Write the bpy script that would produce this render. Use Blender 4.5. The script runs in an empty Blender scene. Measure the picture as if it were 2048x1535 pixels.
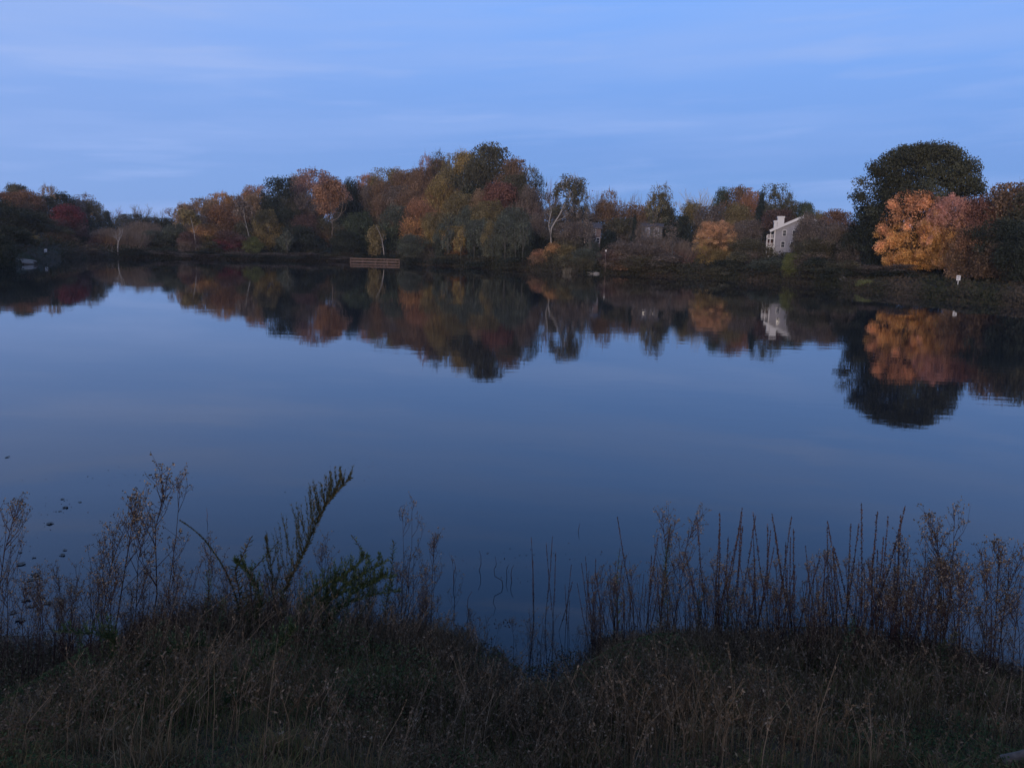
import bpy, math, random
import numpy as np
from mathutils import Vector, Matrix

# ------------------------------------------------------------------ camera, sky, light
S = bpy.context.scene
COL = S.collection
F_PX, CAM_Z = 1700.0, 5.0
K = F_PX / 2950.0                    # depth scale of everything beyond the lake
PITCH, ROLL = math.atan(267.5 / F_PX), 0.027
right0 = Vector((1, 0, 0)); fwd = Vector((0, math.cos(PITCH), -math.sin(PITCH))); up0 = right0.cross(fwd)
RV = right0 * math.cos(ROLL) + up0 * math.sin(ROLL)
UV = -right0 * math.sin(ROLL) + up0 * math.cos(ROLL)
cam = bpy.data.cameras.new('camera'); camo = bpy.data.objects.new('camera', cam); COL.objects.link(camo)
cam.sensor_width = 36; cam.lens = F_PX * 36 / 2048; cam.clip_start = 0.2; cam.clip_end = 6000
camo.matrix_world = Matrix(((RV.x, UV.x, -fwd.x, 0), (RV.y, UV.y, -fwd.y, 0), (RV.z, UV.z, -fwd.z, CAM_Z), (0, 0, 0, 1)))
S.camera = camo
S.view_settings.view_transform = 'Standard'; S.view_settings.look = 'None'
S.view_settings.exposure = 0.0; S.view_settings.gamma = 1.0; S.view_settings.use_curve_mapping = False

SUN_EL, SUN_AZ = 3.0, 195.0          # low glow behind the camera, compass degrees from +Y
w = bpy.data.worlds.new("World"); S.world = w; w.use_nodes = True
nt = w.node_tree; N = nt.nodes; L = nt.links
for n in list(N): N.remove(n)
def nd(nt, t, **k):
    n = nt.nodes.new(t)
    for a, b in k.items(): setattr(n, a, b)
    return n
def math_node(nt, op, a, b=None, clamp=False):
    n = nd(nt, 'ShaderNodeMath', operation=op); n.use_clamp = clamp
    for i, v in enumerate((a, b)):
        if v is None: continue
        if isinstance(v, (int, float)): n.inputs[i].default_value = v
        else: nt.links.new(v, n.inputs[i])
    return n.outputs[0]
def ramp(nt, fac, stops):
    r = nd(nt, 'ShaderNodeValToRGB'); nt.links.new(fac, r.inputs[0])
    e = r.color_ramp.elements
    while len(e) < len(stops): e.new(0.5)
    for x, (p, c) in zip(e, stops):
        x.position = p; x.color = (*c, 1) if len(c) == 3 else c
    return r.outputs[0]
def mixc(nt, fac, a, b, mode='MIX'):
    m = nd(nt, 'ShaderNodeMix', data_type='RGBA', blend_type=mode)
    for i, v in ((0, fac), (6, a), (7, b)):
        if isinstance(v, (int, float)): m.inputs[i].default_value = v
        elif isinstance(v, tuple): m.inputs[i].default_value = (*v, 1)
        else: nt.links.new(v, m.inputs[i])
    return m.outputs[2]
out = nd(nt, 'ShaderNodeOutputWorld'); bg = nd(nt, 'ShaderNodeBackground'); L.new(bg.outputs[0], out.inputs[0])
sky = nd(nt, 'ShaderNodeTexSky', sky_type='NISHITA'); sky.sun_disc = False
sky.sun_elevation = math.radians(SUN_EL); sky.sun_rotation = math.radians(SUN_AZ)
sky.air_density = 1.0; sky.dust_density = 0.6; sky.ozone_density = 3.0
tc = nd(nt, 'ShaderNodeTexCoord')
sep = nd(nt, 'ShaderNodeSeparateXYZ'); L.new(tc.outputs['Generated'], sep.inputs[0])
# dusk blue by elevation (the hue a phone records), streaked with thin high cloud
grad = ramp(nt, sep.outputs[2], [(0.0, (1.5, 3.15, 6.7)), (0.11, (1.78, 3.35, 7.4)), (0.26, (2.15, 4.15, 9.2)),
                                 (0.4, (1.45, 3.2, 7.6)), (1.0, (1.4, 2.3, 4.6))])
nz = math_node(nt, 'ADD', sep.outputs[2], 0.05)
cx = math_node(nt, 'MULTIPLY', sep.outputs[0], 1.9); cz = math_node(nt, 'MULTIPLY', sep.outputs[2], 20.0)
cy = math_node(nt, 'MULTIPLY', sep.outputs[1], 1.9)
cz2 = math_node(nt, 'ADD', cz, math_node(nt, 'MULTIPLY', sep.outputs[0], -1.2))
cmb = nd(nt, 'ShaderNodeCombineXYZ'); L.new(cx, cmb.inputs[0]); L.new(cy, cmb.inputs[1]); L.new(cz2, cmb.inputs[2])
n1 = nd(nt, 'ShaderNodeTexNoise'); n1.inputs['Scale'].default_value = 1.0; n1.inputs['Detail'].default_value = 4; n1.inputs['Roughness'].default_value = 0.5
L.new(cmb.outputs[0], n1.inputs['Vector'])
n2 = nd(nt, 'ShaderNodeTexNoise'); n2.inputs['Scale'].default_value = 2.6; n2.inputs['Detail'].default_value = 5
L.new(cmb.outputs[0], n2.inputs['Vector'])
c1 = ramp(nt, n1.outputs[0], [(0.46, (0, 0, 0)), (0.66, (1, 1, 1))])
c2 = ramp(nt, n2.outputs[0], [(0.56, (0, 0, 0)), (0.72, (1, 1, 1))])
cl = math_node(nt, 'ADD', math_node(nt, 'MULTIPLY', c1, 0.42), math_node(nt, 'MULTIPLY', c2, 0.38), clamp=True)
# the left of the view is paler
lf = nd(nt, 'ShaderNodeMapRange'); L.new(sep.outputs[0], lf.inputs[0])
lf.inputs[1].default_value = 0.0; lf.inputs[2].default_value = -0.5; lf.inputs[3].default_value = 0.0; lf.inputs[4].default_value = 0.42
cl = math_node(nt, 'ADD', cl, lf.outputs[0], clamp=True)
blue = mixc(nt, cl, grad, (3.1, 4.5, 8.4))
skyc = mixc(nt, 0.9, sky.outputs[0], blue)
# afterglow on the horizon behind the camera
gl = nd(nt, 'ShaderNodeMapRange'); L.new(sep.outputs[1], gl.inputs[0])
gl.inputs[1].default_value = -0.15; gl.inputs[2].default_value = -0.95; gl.inputs[3].default_value = 0.0; gl.inputs[4].default_value = 1.0
ge = nd(nt, 'ShaderNodeMapRange'); L.new(math_node(nt, 'ABSOLUTE', sep.outputs[2]), ge.inputs[0])
ge.inputs[1].default_value = 0.0; ge.inputs[2].default_value = 0.6; ge.inputs[3].default_value = 1.0; ge.inputs[4].default_value = 0.0
glow = mixc(nt, math_node(nt, 'MULTIPLY', gl.outputs[0], ge.outputs[0]), (0, 0, 0), (11.0, 8.2, 6.6))
tot = mixc(nt, 1.0, skyc, glow, 'ADD')
L.new(tot, bg.inputs[0]); bg.inputs[1].default_value = 0.115

sl = bpy.data.lights.new('sun', 'SUN'); sl.energy = 1.9; sl.angle = math.radians(16); sl.color = (1.0, 0.84, 0.70)
so = bpy.data.objects.new('sun', sl); COL.objects.link(so)
_a = math.radians(SUN_AZ); _e = math.radians(9.0)
sd = Vector((math.sin(_a) * math.cos(_e), math.cos(_a) * math.cos(_e), math.sin(_e)))
so.rotation_euler = sd.to_track_quat('Z', 'Y').to_euler()

# ------------------------------------------------------------------ helpers
rng = np.random.default_rng(7); random.seed(7)
def ray(px, py):
    return fwd * F_PX + RV * (px - 1024) + UV * (767.5 - py)
def P(px, py, d):                      # point at horizontal distance d along the line of sight
    r = ray(px, py); k = d / math.hypot(r.x, r.y)
    return Vector((r.x * k, r.y * k, CAM_Z + r.z * k))
def hor(px): return 500.0 + 0.027 * (px - 1024)
def az_of(px):
    r = ray(px, hor(px)); return math.atan2(r.x, r.y)
def sm(t): t = np.clip(t, 0, 1); return t * t * (3 - 2 * t)

# shoreline distance by azimuth
_px = [-700, -300, 0, 60, 115, 180, 235, 360, 600, 690, 740, 800, 850, 900, 1000, 1070, 1150, 1250, 1400, 1500, 1600, 1700, 1800, 1920, 2048, 2300, 2800]
_q = [130, 80, 53, 45, 37.5, 34, 33, 32, 31, 30.5, 30.5, 31.5, 33.5, 34.5, 38, 40, 43, 41, 44, 45, 47, 56, 63, 70, 74, 95, 170]
_az = np.array([-math.radians(80)] + [az_of(p) for p in _px] + [math.radians(80)])
_sd = np.array([45.0] + [F_PX * CAM_Z / q for q in _q] + [45.0])
def shore(az): return np.interp(az, _az, _sd)
_haz = np.array([az_of(p) for p in (-400, 0, 200, 330, 450, 640, 800, 960, 1080, 1250, 1400, 1600, 1750, 2048, 2500)])
_hs = np.array([.05, .055, .02, .03, .05, .085, .11, .135, .10, .055, .05, .055, .03, .035, .04])
def ground_z(x, y):
    x = np.asarray(x, float); y = np.asarray(y, float)
    d = np.hypot(x, y); az = np.arctan2(x, y)
    wob = 0.12 * np.sin(x * 1.7) + .1 * np.sin(x * 3.3 + 1) + 0.2 * np.sin(x * 0.6 + .6) - 1.35 * np.exp(-((x - .3) / .75) ** 2) - .5 * sm((-x - 3.2) / 1.5) - .35 * sm((x - 4.3) / 1.2)
    e = 10.1 + wob - y                                 # metres up the near bank from the water's edge
    near = np.where(e > 0, np.minimum(e * .30, 3.35), e * .2)
    near = near + np.where(e > 0, .03 * np.sin(x * 3.1 + y * 2.2) * np.minimum(e, 1), 0)
    s = shore(az); t = (d - s) / K
    sl_ = np.interp(az, _haz, _hs)
    tt = np.clip(t, 0, None)
    far = .75 * sm(tt / 7) + sl_ * np.minimum(np.clip(tt - 7, 0, None), 110) + .012 * np.clip(tt - 117, 0, 500)
    far = far + np.where(t > 0, .25 * np.sin(x * .11 + 1) * np.sin(y * .09) * sm(tt / 20), 0)
    far = np.where(t < 0, np.maximum(t * .12, -3.0), far)
    return np.maximum(near, far)
def gz(x, y): return float(ground_z(x, y))

def mesh_np(name, V, Fc, n, rnd=None, mat=None):
    """V (k,3), Fc (m,n) faces all with n corners"""
    V = np.asarray(V, np.float32); Fc = np.asarray(Fc, np.int32)
    me = bpy.data.meshes.new(name); me.vertices.add(len(V)); me.vertices.foreach_set('co', V.ravel())
    m = len(Fc); me.loops.add(m * n); me.loops.foreach_set('vertex_index', Fc.ravel())
    me.polygons.add(m); me.polygons.foreach_set('loop_start', np.arange(0, m * n, n, dtype=np.int32))
    me.update(calc_edges=True)
    if rnd is not None:
        a = me.attributes.new('rnd', 'FLOAT', 'POINT'); a.data.foreach_set('value', np.asarray(rnd, np.float32))
    if mat: me.materials.append(mat)
    return me
def smooth(me):
    me.polygons.foreach_set('use_smooth', np.ones(len(me.polygons), bool)); me.update()
def link(name, me, parent=None):
    o = bpy.data.objects.new(name, me); COL.objects.link(o)
    if parent: o.parent = parent
    return o
def tag(o, label=None, cat=None, group=None, kind=None):
    if label: o['label'] = label
    if cat: o['category'] = cat
    if group: o['group'] = group
    if kind: o['kind'] = kind
    return o
def empty(name, loc=(0, 0, 0), rz=0):
    o = bpy.data.objects.new(name, None); COL.objects.link(o); o.location = loc; o.rotation_euler = (0, 0, rz)
    o.empty_display_size = .3; return o

# materials
def pmat(name, col, rough=.85, spec=.2, noise=None, bump=None):
    m = bpy.data.materials.new(name); m.use_nodes = True; t = m.node_tree; b = t.nodes['Principled BSDF']
    b.inputs['Roughness'].default_value = rough; b.inputs['Specular IOR Level'].default_value = spec
    b.inputs['Base Color'].default_value = (*col, 1)
    if noise:
        tcn = nd(t, 'ShaderNodeTexCoord'); nn = nd(t, 'ShaderNodeTexNoise'); nn.inputs['Scale'].default_value = noise[0]
        nn.inputs['Detail'].default_value = 6
        t.links.new(tcn.outputs['Object'], nn.inputs['Vector'])
        r = ramp(t, nn.outputs[0], [(.3, noise[1]), (.7, col)])
        t.links.new(r, b.inputs['Base Color'])
    return m
def leafmat(name, per_object=True, cols=None, lo=.35, hi=1.75, transl=.33):
    """leaf colour: object colour at the top, custom low_color at the bottom, varied leaf by leaf"""
    m = bpy.data.materials.new(name); m.use_nodes = True; t = m.node_tree
    for n in list(t.nodes): t.nodes.remove(n)
    o = nd(t, 'ShaderNodeOutputMaterial')
    at = nd(t, 'ShaderNodeAttribute', attribute_name='rnd')
    if per_object:
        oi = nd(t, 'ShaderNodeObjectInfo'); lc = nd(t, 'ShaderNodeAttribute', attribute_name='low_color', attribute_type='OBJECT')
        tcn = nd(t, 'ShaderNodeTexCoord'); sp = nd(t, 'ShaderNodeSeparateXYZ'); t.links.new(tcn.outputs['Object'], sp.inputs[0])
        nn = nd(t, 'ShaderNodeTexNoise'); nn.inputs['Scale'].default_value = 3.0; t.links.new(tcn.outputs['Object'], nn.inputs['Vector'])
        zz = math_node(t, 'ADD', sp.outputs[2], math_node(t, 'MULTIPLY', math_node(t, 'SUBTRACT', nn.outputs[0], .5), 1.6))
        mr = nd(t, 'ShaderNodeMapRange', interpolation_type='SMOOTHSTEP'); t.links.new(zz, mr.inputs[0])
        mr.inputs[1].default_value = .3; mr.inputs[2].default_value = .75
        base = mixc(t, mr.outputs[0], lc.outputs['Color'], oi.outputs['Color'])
    else:
        base = ramp(t, at.outputs['Fac'], cols)
    k = math_node(t, 'ADD', math_node(t, 'MULTIPLY', at.outputs['Fac'], hi - lo), lo)
    cc = nd(t, 'ShaderNodeCombineXYZ')
    for i in range(3): t.links.new(k, cc.inputs[i])
    c = mixc(t, 1.0, base, cc.outputs[0], 'MULTIPLY') if per_object else base
    d = nd(t, 'ShaderNodeBsdfDiffuse'); t.links.new(c, d.inputs[0])
    tr = nd(t, 'ShaderNodeBsdfTranslucent'); t.links.new(c, tr.inputs[0])
    mx = nd(t, 'ShaderNodeMixShader'); mx.inputs[0].default_value = transl
    t.links.new(d.outputs[0], mx.inputs[1]); t.links.new(tr.outputs[0], mx.inputs[2]); t.links.new(mx.outputs[0], o.inputs[0])
    return m
M_LEAF = leafmat('leaf')
M_BARK = pmat('bark', (.075, .06, .05), .9, .1, (6, (.04, .032, .028)))
M_PALE = pmat('pale_bark', (.33, .30, .27), .85, .1, (5, (.19, .16, .14)))
M_TWIG = leafmat('twig', lo=.6, hi=1.4, transl=0)

# ------------------------------------------------------------------ ground and water
def build_ground():
    azs = np.concatenate([np.linspace(-math.pi, -.66, 50)[:-1], np.linspace(-.66, .66, 260), np.linspace(.66, math.pi, 50)[1:]])
    rs = np.concatenate([[0.01, 1, 2, 3, 4], np.arange(4.5, 13, .2), np.arange(13, 50, 3), np.arange(50, 100, 6),
                         np.arange(100, 310, 2.0), np.arange(310, 700, 12), [850, 1000, 1300, 1800, 2600, 4000]])
    A, R = np.meshgrid(azs, rs); X = R * np.sin(A); Y = R * np.cos(A); Z = ground_z(X, Y)
    V = np.stack([X, Y, Z], -1).reshape(-1, 3); na = len(azs); nr = len(rs)
    i, j = np.meshgrid(np.arange(nr - 1), np.arange(na - 1), indexing='ij'); a = (i * na + j).ravel()
    Fc = np.stack([a, a + na, a + na + 1, a + 1], 1)
    m = bpy.data.materials.new('ground_soil'); m.use_nodes = True; t = m.node_tree; b = t.nodes['Principled BSDF']
    b.inputs['Roughness'].default_value = .95; b.inputs['Specular IOR Level'].default_value = .05
    tcn = nd(t, 'ShaderNodeTexCoord')
    a1 = nd(t, 'ShaderNodeTexNoise'); a1.inputs['Scale'].default_value = .12; a1.inputs['Detail'].default_value = 8; t.links.new(tcn.outputs['Object'], a1.inputs['Vector'])
    a2 = nd(t, 'ShaderNodeTexNoise'); a2.inputs['Scale'].default_value = 5; a2.inputs['Detail'].default_value = 6; t.links.new(tcn.outputs['Object'], a2.inputs['Vector'])
    c = ramp(t, a1.outputs[0], [(.35, (.03, .036, .018)), (.5, (.048, .04, .026)), (.65, (.07, .052, .036))])
    c = mixc(t, 1.0, c, ramp(t, a2.outputs[0], [(.3, (.55, .55, .55)), (.7, (1.2, 1.2, 1.2))]), 'MULTIPLY')
    t.links.new(c, b.inputs['Base Color'])
    me = mesh_np('ground', V, Fc, 4, mat=m); smooth(me)
    tag(link('ground', me), 'rough grassy ground and lake banks', kind='structure')
build_ground()

def build_water():
    n = 64; ang = np.linspace(0, 2 * math.pi, n, endpoint=False); R = 900
    V = [(0, 0, 0)] + [(R * math.cos(a), R * math.sin(a), 0) for a in ang]
    Fc = [(0, 1 + i, 1 + (i + 1) % n) for i in range(n)]
    m = bpy.data.materials.new('lake_water'); m.use_nodes = True; t = m.node_tree; b = t.nodes['Principled BSDF']
    b.inputs['Base Color'].default_value = (.004, .010, .017, 1); b.inputs['Roughness'].default_value = .015
    b.inputs['IOR'].default_value = 1.33; b.inputs['Specular Tint'].default_value = (.90, .97, 1, 1)
    tcn = nd(t, 'ShaderNodeTexCoord')
    def nz(sx, sy, det, rot=0):
        mp = nd(t, 'ShaderNodeMapping'); mp.inputs['Scale'].default_value = (sx, sy, 1); mp.inputs['Rotation'].default_value = (0, 0, rot)
        t.links.new(tcn.outputs['Object'], mp.inputs[0])
        q = nd(t, 'ShaderNodeTexNoise'); q.inputs['Scale'].default_value = 1; q.inputs['Detail'].default_value = det
        t.links.new(mp.outputs[0], q.inputs['Vector']); return q.outputs[0]
    big = nz(.05, .12, 2); mid = nz(.5, 1.1, 3, .2); fine = nz(5, 9, 2, -.1)
    patch = ramp(t, nz(.012, .03, 3), [(.4, (.35, .35, .35)), (.62, (1, 1, 1))])
    h = math_node(t, 'ADD', math_node(t, 'MULTIPLY', mid, .010), math_node(t, 'MULTIPLY', fine, .0007))
    h = math_node(t, 'MULTIPLY', h, patch)
    h = math_node(t, 'ADD', h, math_node(t, 'MULTIPLY', big, .02))
    bp = nd(t, 'ShaderNodeBump'); bp.inputs['Strength'].default_value = 1.0; bp.inputs['Distance'].default_value = WATER_BUMP
    t.links.new(h, bp.inputs['Height']); t.links.new(bp.outputs[0], b.inputs['Normal'])
    me = mesh_np('water', V, Fc, 3, mat=m)
    tag(link('water', me), 'calm lake water mirroring the trees and dusk sky', kind='structure')
WATER_BUMP = 0.4
build_water()

# ------------------------------------------------------------------ tree prototypes (unit size: width 1, height 1)
def tube(pts, rad, sides=5):
    """tapered tube through pts; returns V, F(quads)"""
    pts = np.asarray(pts, float); k = len(pts); V = []; 
    for i in range(k):
        d = pts[min(i + 1, k - 1)] - pts[max(i - 1, 0)]; d = d / (np.linalg.norm(d) + 1e-9)
        a = np.cross(d, (0, 1, 0.01) if abs(d[1]) < .9 else (1, 0, 0)); a /= np.linalg.norm(a); b = np.cross(d, a)
        for s in range(sides):
            th = 2 * math.pi * s / sides; V.append(pts[i] + rad[i] * (a * math.cos(th) + b * math.sin(th)))
    Fc = [(i * sides + s, i * sides + (s + 1) % sides, (i + 1) * sides + (s + 1) % sides, (i + 1) * sides + s) for i in range(k - 1) for s in range(sides)]
    Fc.append((((k - 1) * sides), (k - 1) * sides + 1, (k - 1) * sides + 2, (k - 1) * sides + 2 + (sides > 3)) if sides > 3 else ((k - 1) * sides, (k - 1) * sides + 1, (k - 1) * sides + 2, (k - 1) * sides + 2))
    return np.array(V), Fc
class Tubes:
    def __init__(s): s.V = []; s.F = []; s.n = 0; s.r = []
    def add(s, pts, r0, r1, sides=4, rv=None, taper=None):
        k = len(pts); rad = [r0 + (r1 - r0) * (i / (k - 1)) ** (taper or 1) for i in range(k)]
        V, Fc = tube(pts, rad, sides)
        if sides == 3: Fc = Fc[:-1]
        s.V.append(V); s.F += [tuple(i + s.n for i in f) for f in Fc]; s.n += len(V)
        s.r.append(np.full(len(V), random.random() if rv is None else rv))
    def mesh(s, name, mat):
        return mesh_np(name, np.concatenate(s.V), np.array(s.F), 4, np.concatenate(s.r), mat)
def quads(C, Nn, size, asp, rnd, name, mat):
    """leaf-like quads at centres C with normals Nn"""
    n = len(C); Nn = Nn / np.linalg.norm(Nn, axis=1, keepdims=True)
    t = np.cross(Nn, rng.normal(size=(n, 3))); t /= np.linalg.norm(t, axis=1, keepdims=True); b = np.cross(Nn, t)
    s = np.asarray(size).reshape(-1, 1) * np.ones((n, 1)); a = t * s; c = b * s * asp
    V = np.stack([C - a, C - c * .9 + a * .15, C + a, C + c], 1).reshape(-1, 3)
    return mesh_np(name, V, np.arange(4 * n).reshape(-1, 4), 4, np.repeat(rnd, 4), mat)
PROF = {
 'round': lambda z: np.sqrt(np.clip(1 - ((z - .52) / .52) ** 2, 0, 1)) * .98 + .02,
 'oak': lambda z: np.where(z < .5, .62 + .38 * np.sin(np.clip(z / .5, 0, 1) * 1.57), np.sqrt(np.clip(1 - ((z - .48) / .53) ** 2, 0, 1)) ** 1.15),
 'full': lambda z: np.where(z < .5, .72 + .28 * np.sin(np.clip(z / .5, 0, 1) * 1.57), np.sqrt(np.clip(1 - ((z - .5) / .52) ** 2, 0, 1))) ,
 'vase': lambda z: np.clip(.25 + z * 1.15, 0, 1) * np.sqrt(np.clip(1 - (np.clip(z - .62, 0, 1) / .4) ** 2, 0, 1)),
 'cone': lambda z: np.clip(1.02 - z, 0, 1) * .95 + .04,
 'mound': lambda z: np.sqrt(np.clip(1 - z ** 2, 0, 1)),
}
def crown_mesh(name, prof, nb, n, leaf=.022, z0=.0, gap=0., blob=(.10, .2), seed=0, mat=None, fill=.25, twigs=700, tl=1.0, lob=.28):
    r = np.random.default_rng(seed); pf = PROF[prof]
    z = r.uniform(.04, .96, nb); u = np.sqrt(r.uniform(.0, 1, nb)); br = r.uniform(*blob, nb)
    th = np.arange(nb) * 2.399 + r.uniform(0, .8, nb); R = np.clip(pf(z) * .5 - br * .55, .0, 1) * (.35 + .65 * u) * r.uniform(.85, 1.12, nb)
    ph = r.uniform(0, 6.283, 4); R = R * (1 + lob * np.sin(2 * th + ph[0] + 5 * z) + lob * .8 * np.sin(3 * th + ph[1] - 7 * z)); z = z * (1 - lob * .35 * (1 + np.sin(2 * th + ph[2])) * (u > .45))
    z = z * (1 - .5 * br) + .25 * br
    BC = np.stack([R * np.cos(th), R * np.sin(th), z], 1)
    wts = br ** 2; wts /= wts.sum(); k = r.choice(nb, n, p=wts)
    d = r.normal(size=(n, 3)); d /= np.linalg.norm(d, axis=1, keepdims=True)
    rr = br[k] * (r.uniform(.0, 1, n) ** .45) * r.uniform(.8, 1.15, n)
    C = BC[k] + d * rr[:, None] * np.array([1, 1, .75])
    nf = int(n * fill); zf = r.uniform(.03, .93, nf); tf = r.uniform(0, 6.283, nf); Rf = pf(zf) * .47 * np.sqrt(r.uniform(0, 1, nf))
    C2 = np.stack([Rf * np.cos(tf), Rf * np.sin(tf), zf], 1); d2 = r.normal(size=(nf, 3))
    C = np.concatenate([C, C2]); d = np.concatenate([d, d2]); br_rnd = r.uniform(0, 1, nb)
    rnd = np.concatenate([br_rnd[k] * .55 + r.uniform(0, .45, n), r.uniform(0, .6, nf)])
    C[:, :2] *= .5 / np.percentile(np.abs(C[:, 0]), 98.5); C[:, 2] /= np.percentile(C[:, 2], 98.8)
    C[:, 2] = z0 + np.clip(C[:, 2], 0.0, 1.08) * (1 - z0)
    if twigs:
        kt = r.choice(n, twigs); base_ = C[kt].copy(); dd = base_ - np.array([0, 0, .35]); dd /= np.linalg.norm(dd, axis=1, keepdims=True)
        dd = dd * .6 + np.array([0, 0, .7]) + r.normal(size=dd.shape) * .35; ln = r.uniform(.025, .06, twigs)[:, None] * tl; sd_ = r.normal(size=dd.shape); sd_ /= np.linalg.norm(sd_, axis=1, keepdims=True)
        TV = np.stack([base_ - sd_ * .003 * tl, base_ + sd_ * .003 * tl, base_ + dd * ln + sd_ * .001, base_ + dd * ln - sd_ * .001], 1).reshape(-1, 3)
    Nn = d * .8 + np.array([0, 0, .45]) + r.normal(size=d.shape) * .55
    if not twigs: return quads(C, Nn, r.uniform(.6, 1.35, len(C)) * leaf, .62, rnd, name, mat or M_LEAF)
    me = quads(C, Nn, r.uniform(.6, 1.35, len(C)) * leaf, .62, rnd, name, mat or M_LEAF)
    co = np.empty(len(me.vertices) * 3, np.float32); me.vertices.foreach_get('co', co); co = co.reshape(-1, 3); bpy.data.meshes.remove(me)
    V2 = np.concatenate([co, TV]); return mesh_np(name, V2, np.arange(len(V2)).reshape(-1, 4), 4, np.concatenate([np.repeat(rnd, 4), np.full(len(TV), .15)]), mat or M_LEAF)
def grow(T, p, d, length, rad, depth, spread, r, tips=None, curl=.15, sides=3, up=.18):
    k = 4; pts = [p]
    for i in range(k):
        d = d + r.normal(size=3) * curl; d[2] += up * .4; d /= np.linalg.norm(d); pts.append(pts[-1] + d * length / k)
    T.add(pts, rad, rad * .55, sides if depth < 3 else 4, rv=r.uniform())
    if depth == 0:
        if tips is not None: tips.append(pts[-1])
        return
    for i in range(3 if depth > 1 else 4):
        a = r.uniform(0, 6.283); s = r.uniform(.35, 1) * spread
        q = d + s * np.array([math.cos(a), math.sin(a), r.uniform(-.1, .5)]); q /= np.linalg.norm(q)
        st = pts[min(k, 2 + i)] if i < 3 else pts[-1]
        grow(T, st, q, length * r.uniform(.55, .8), rad * .5, depth - 1, spread, r, tips, curl, sides, up)
def twig_mesh(name, seed, depth=4, mat=None, rad=.014, upright=.75, trunk=.2, fan=6):
    """leafless crown: fine ascending branches"""
    r = np.random.default_rng(seed); T = Tubes(); tips = []
    for i in range(fan):
        a = i * 6.283 / fan + r.uniform(-.3, .3); s = r.uniform(.25, .75)
        d = np.array([math.cos(a) * s, math.sin(a) * s, upright]); d /= np.linalg.norm(d)
        grow(T, np.array([0, 0, trunk + r.uniform(0, .25)]), d, .36, rad * 1.35, depth - 1, .7, r, tips)
    V = np.concatenate(T.V); 
    sc = 1.0 / max(V[:, 2].max(), .01); ext = np.percentile(np.abs(V[:, :2]), 98) * 2
    for v in T.V: v *= np.array([1 / ext, 1 / ext, sc])
    tips = np.array(tips) * np.array([1 / ext, 1 / ext, sc])
    return T, tips
def trunk_mesh(name, seed, lean=.0, top=.7, mat=None, rad=.022, limbs=6):
    r = np.random.default_rng(seed); T = Tubes()
    k = 8; z = np.linspace(-.04, top, k); bend = r.normal(size=(k, 2)).cumsum(0) * .008
    pts = np.stack([bend[:, 0] + lean * z, bend[:, 1], z], 1); T.add(pts, rad, rad * .3, 6)
    for i in range(limbs):
        q = pts[r.integers(3, k - 1)]; a = r.uniform(0, 6.283); s = r.uniform(.12, .3)
        e = q + np.array([math.cos(a) * s, math.sin(a) * s, r.uniform(.12, .3)])
        T.add([q, (q + e) / 2 + np.array([0, 0, -.015]), e], rad * .45, rad * .12, 4)
    return T.mesh(name, mat or M_BARK)

PROTO = {}
def proto(kind, crowns, trunks): PROTO[kind] = (crowns, trunks)
tk = [trunk_mesh('trunk', s) for s in (1, 2, 3)]
proto('round', [crown_mesh('crown', 'round', 70, 9000, .018, z0=.1, fill=.4, seed=s) for s in (11, 12, 13)], tk)
proto('full', [crown_mesh('crown', 'full', 80, 9500, .0175, z0=.0, fill=.4, seed=s) for s in (21, 22, 23)], tk)
proto('vase', [crown_mesh('crown', 'vase', 80, 7000, .0155, z0=.12, blob=(.06, .13), fill=.5, seed=s) for s in (31, 32, 33)], tk)
proto('loose', [crown_mesh('crown', 'round', 90, 4200, .0145, z0=.1, blob=(.05, .11), fill=.45, seed=s) for s in (41, 42, 43)], tk)
proto('cone', [crown_mesh('crown', 'cone', 60, 5000, .02, z0=.04, blob=(.07, .14), seed=s) for s in (51, 52)], tk)
proto('oak', [crown_mesh('crown', 'oak', 240, 60000, .0092, z0=.06, blob=(.05, .10), fill=.5, seed=61, twigs=1500, tl=.3, lob=.035)], tk)
proto('maple', [crown_mesh('crown', 'full', 150, 32000, .0105, z0=.03, blob=(.05, .10), fill=.35, seed=s, twigs=1200, tl=.4, lob=.14) for s in (71, 72)], tk)
proto('shrub', [crown_mesh('crown', 'mound', 34, 3400, .026, z0=.0, seed=s) for s in (81, 82, 83)], None)
def bare(seed, leaves=0):
    T, tips = twig_mesh('branches', seed, depth=4)
    me = T.mesh('branches', M_TWIG)
    return me
proto('bare', [bare(s) for s in (91, 92, 93)], [trunk_mesh('trunk', s, top=.5, limbs=2, rad=.016) for s in (94, 95)])
def thicket(seed):
    T = Tubes(); r = np.random.default_rng(seed)
    for i in range(420):
        a = r.uniform(0, 6.283); s = math.sqrt(r.uniform(0, 1)) * .3; o = np.array([math.cos(a) * s, math.sin(a) * s, 0])
        h = PROF['mound'](np.array([s / .55]))[0] * r.uniform(.5, 1); sp = .5 * (s + .12) * r.uniform(.4, 1.6)
        b = r.uniform(0, 6.283) * .3 + a; e = o + np.array([math.cos(b) * sp, math.sin(b) * sp, h])
        m_ = (o + e) / 2 + r.normal(size=3) * .03 + np.array([0, 0, .06]); T.add([o, m_, e], .005, .0015, 3)
        for j in range(3):
            q = m_ + (e - m_) * r.uniform(.1, .9); v = r.normal(size=3) * .09; v[2] = abs(v[2]); T.add([q, q + v], .0025, .001, 3)
    return T.mesh('branches', M_TWIG)
proto('thicket', [thicket(s) for s in (101, 102)], None)

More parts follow.
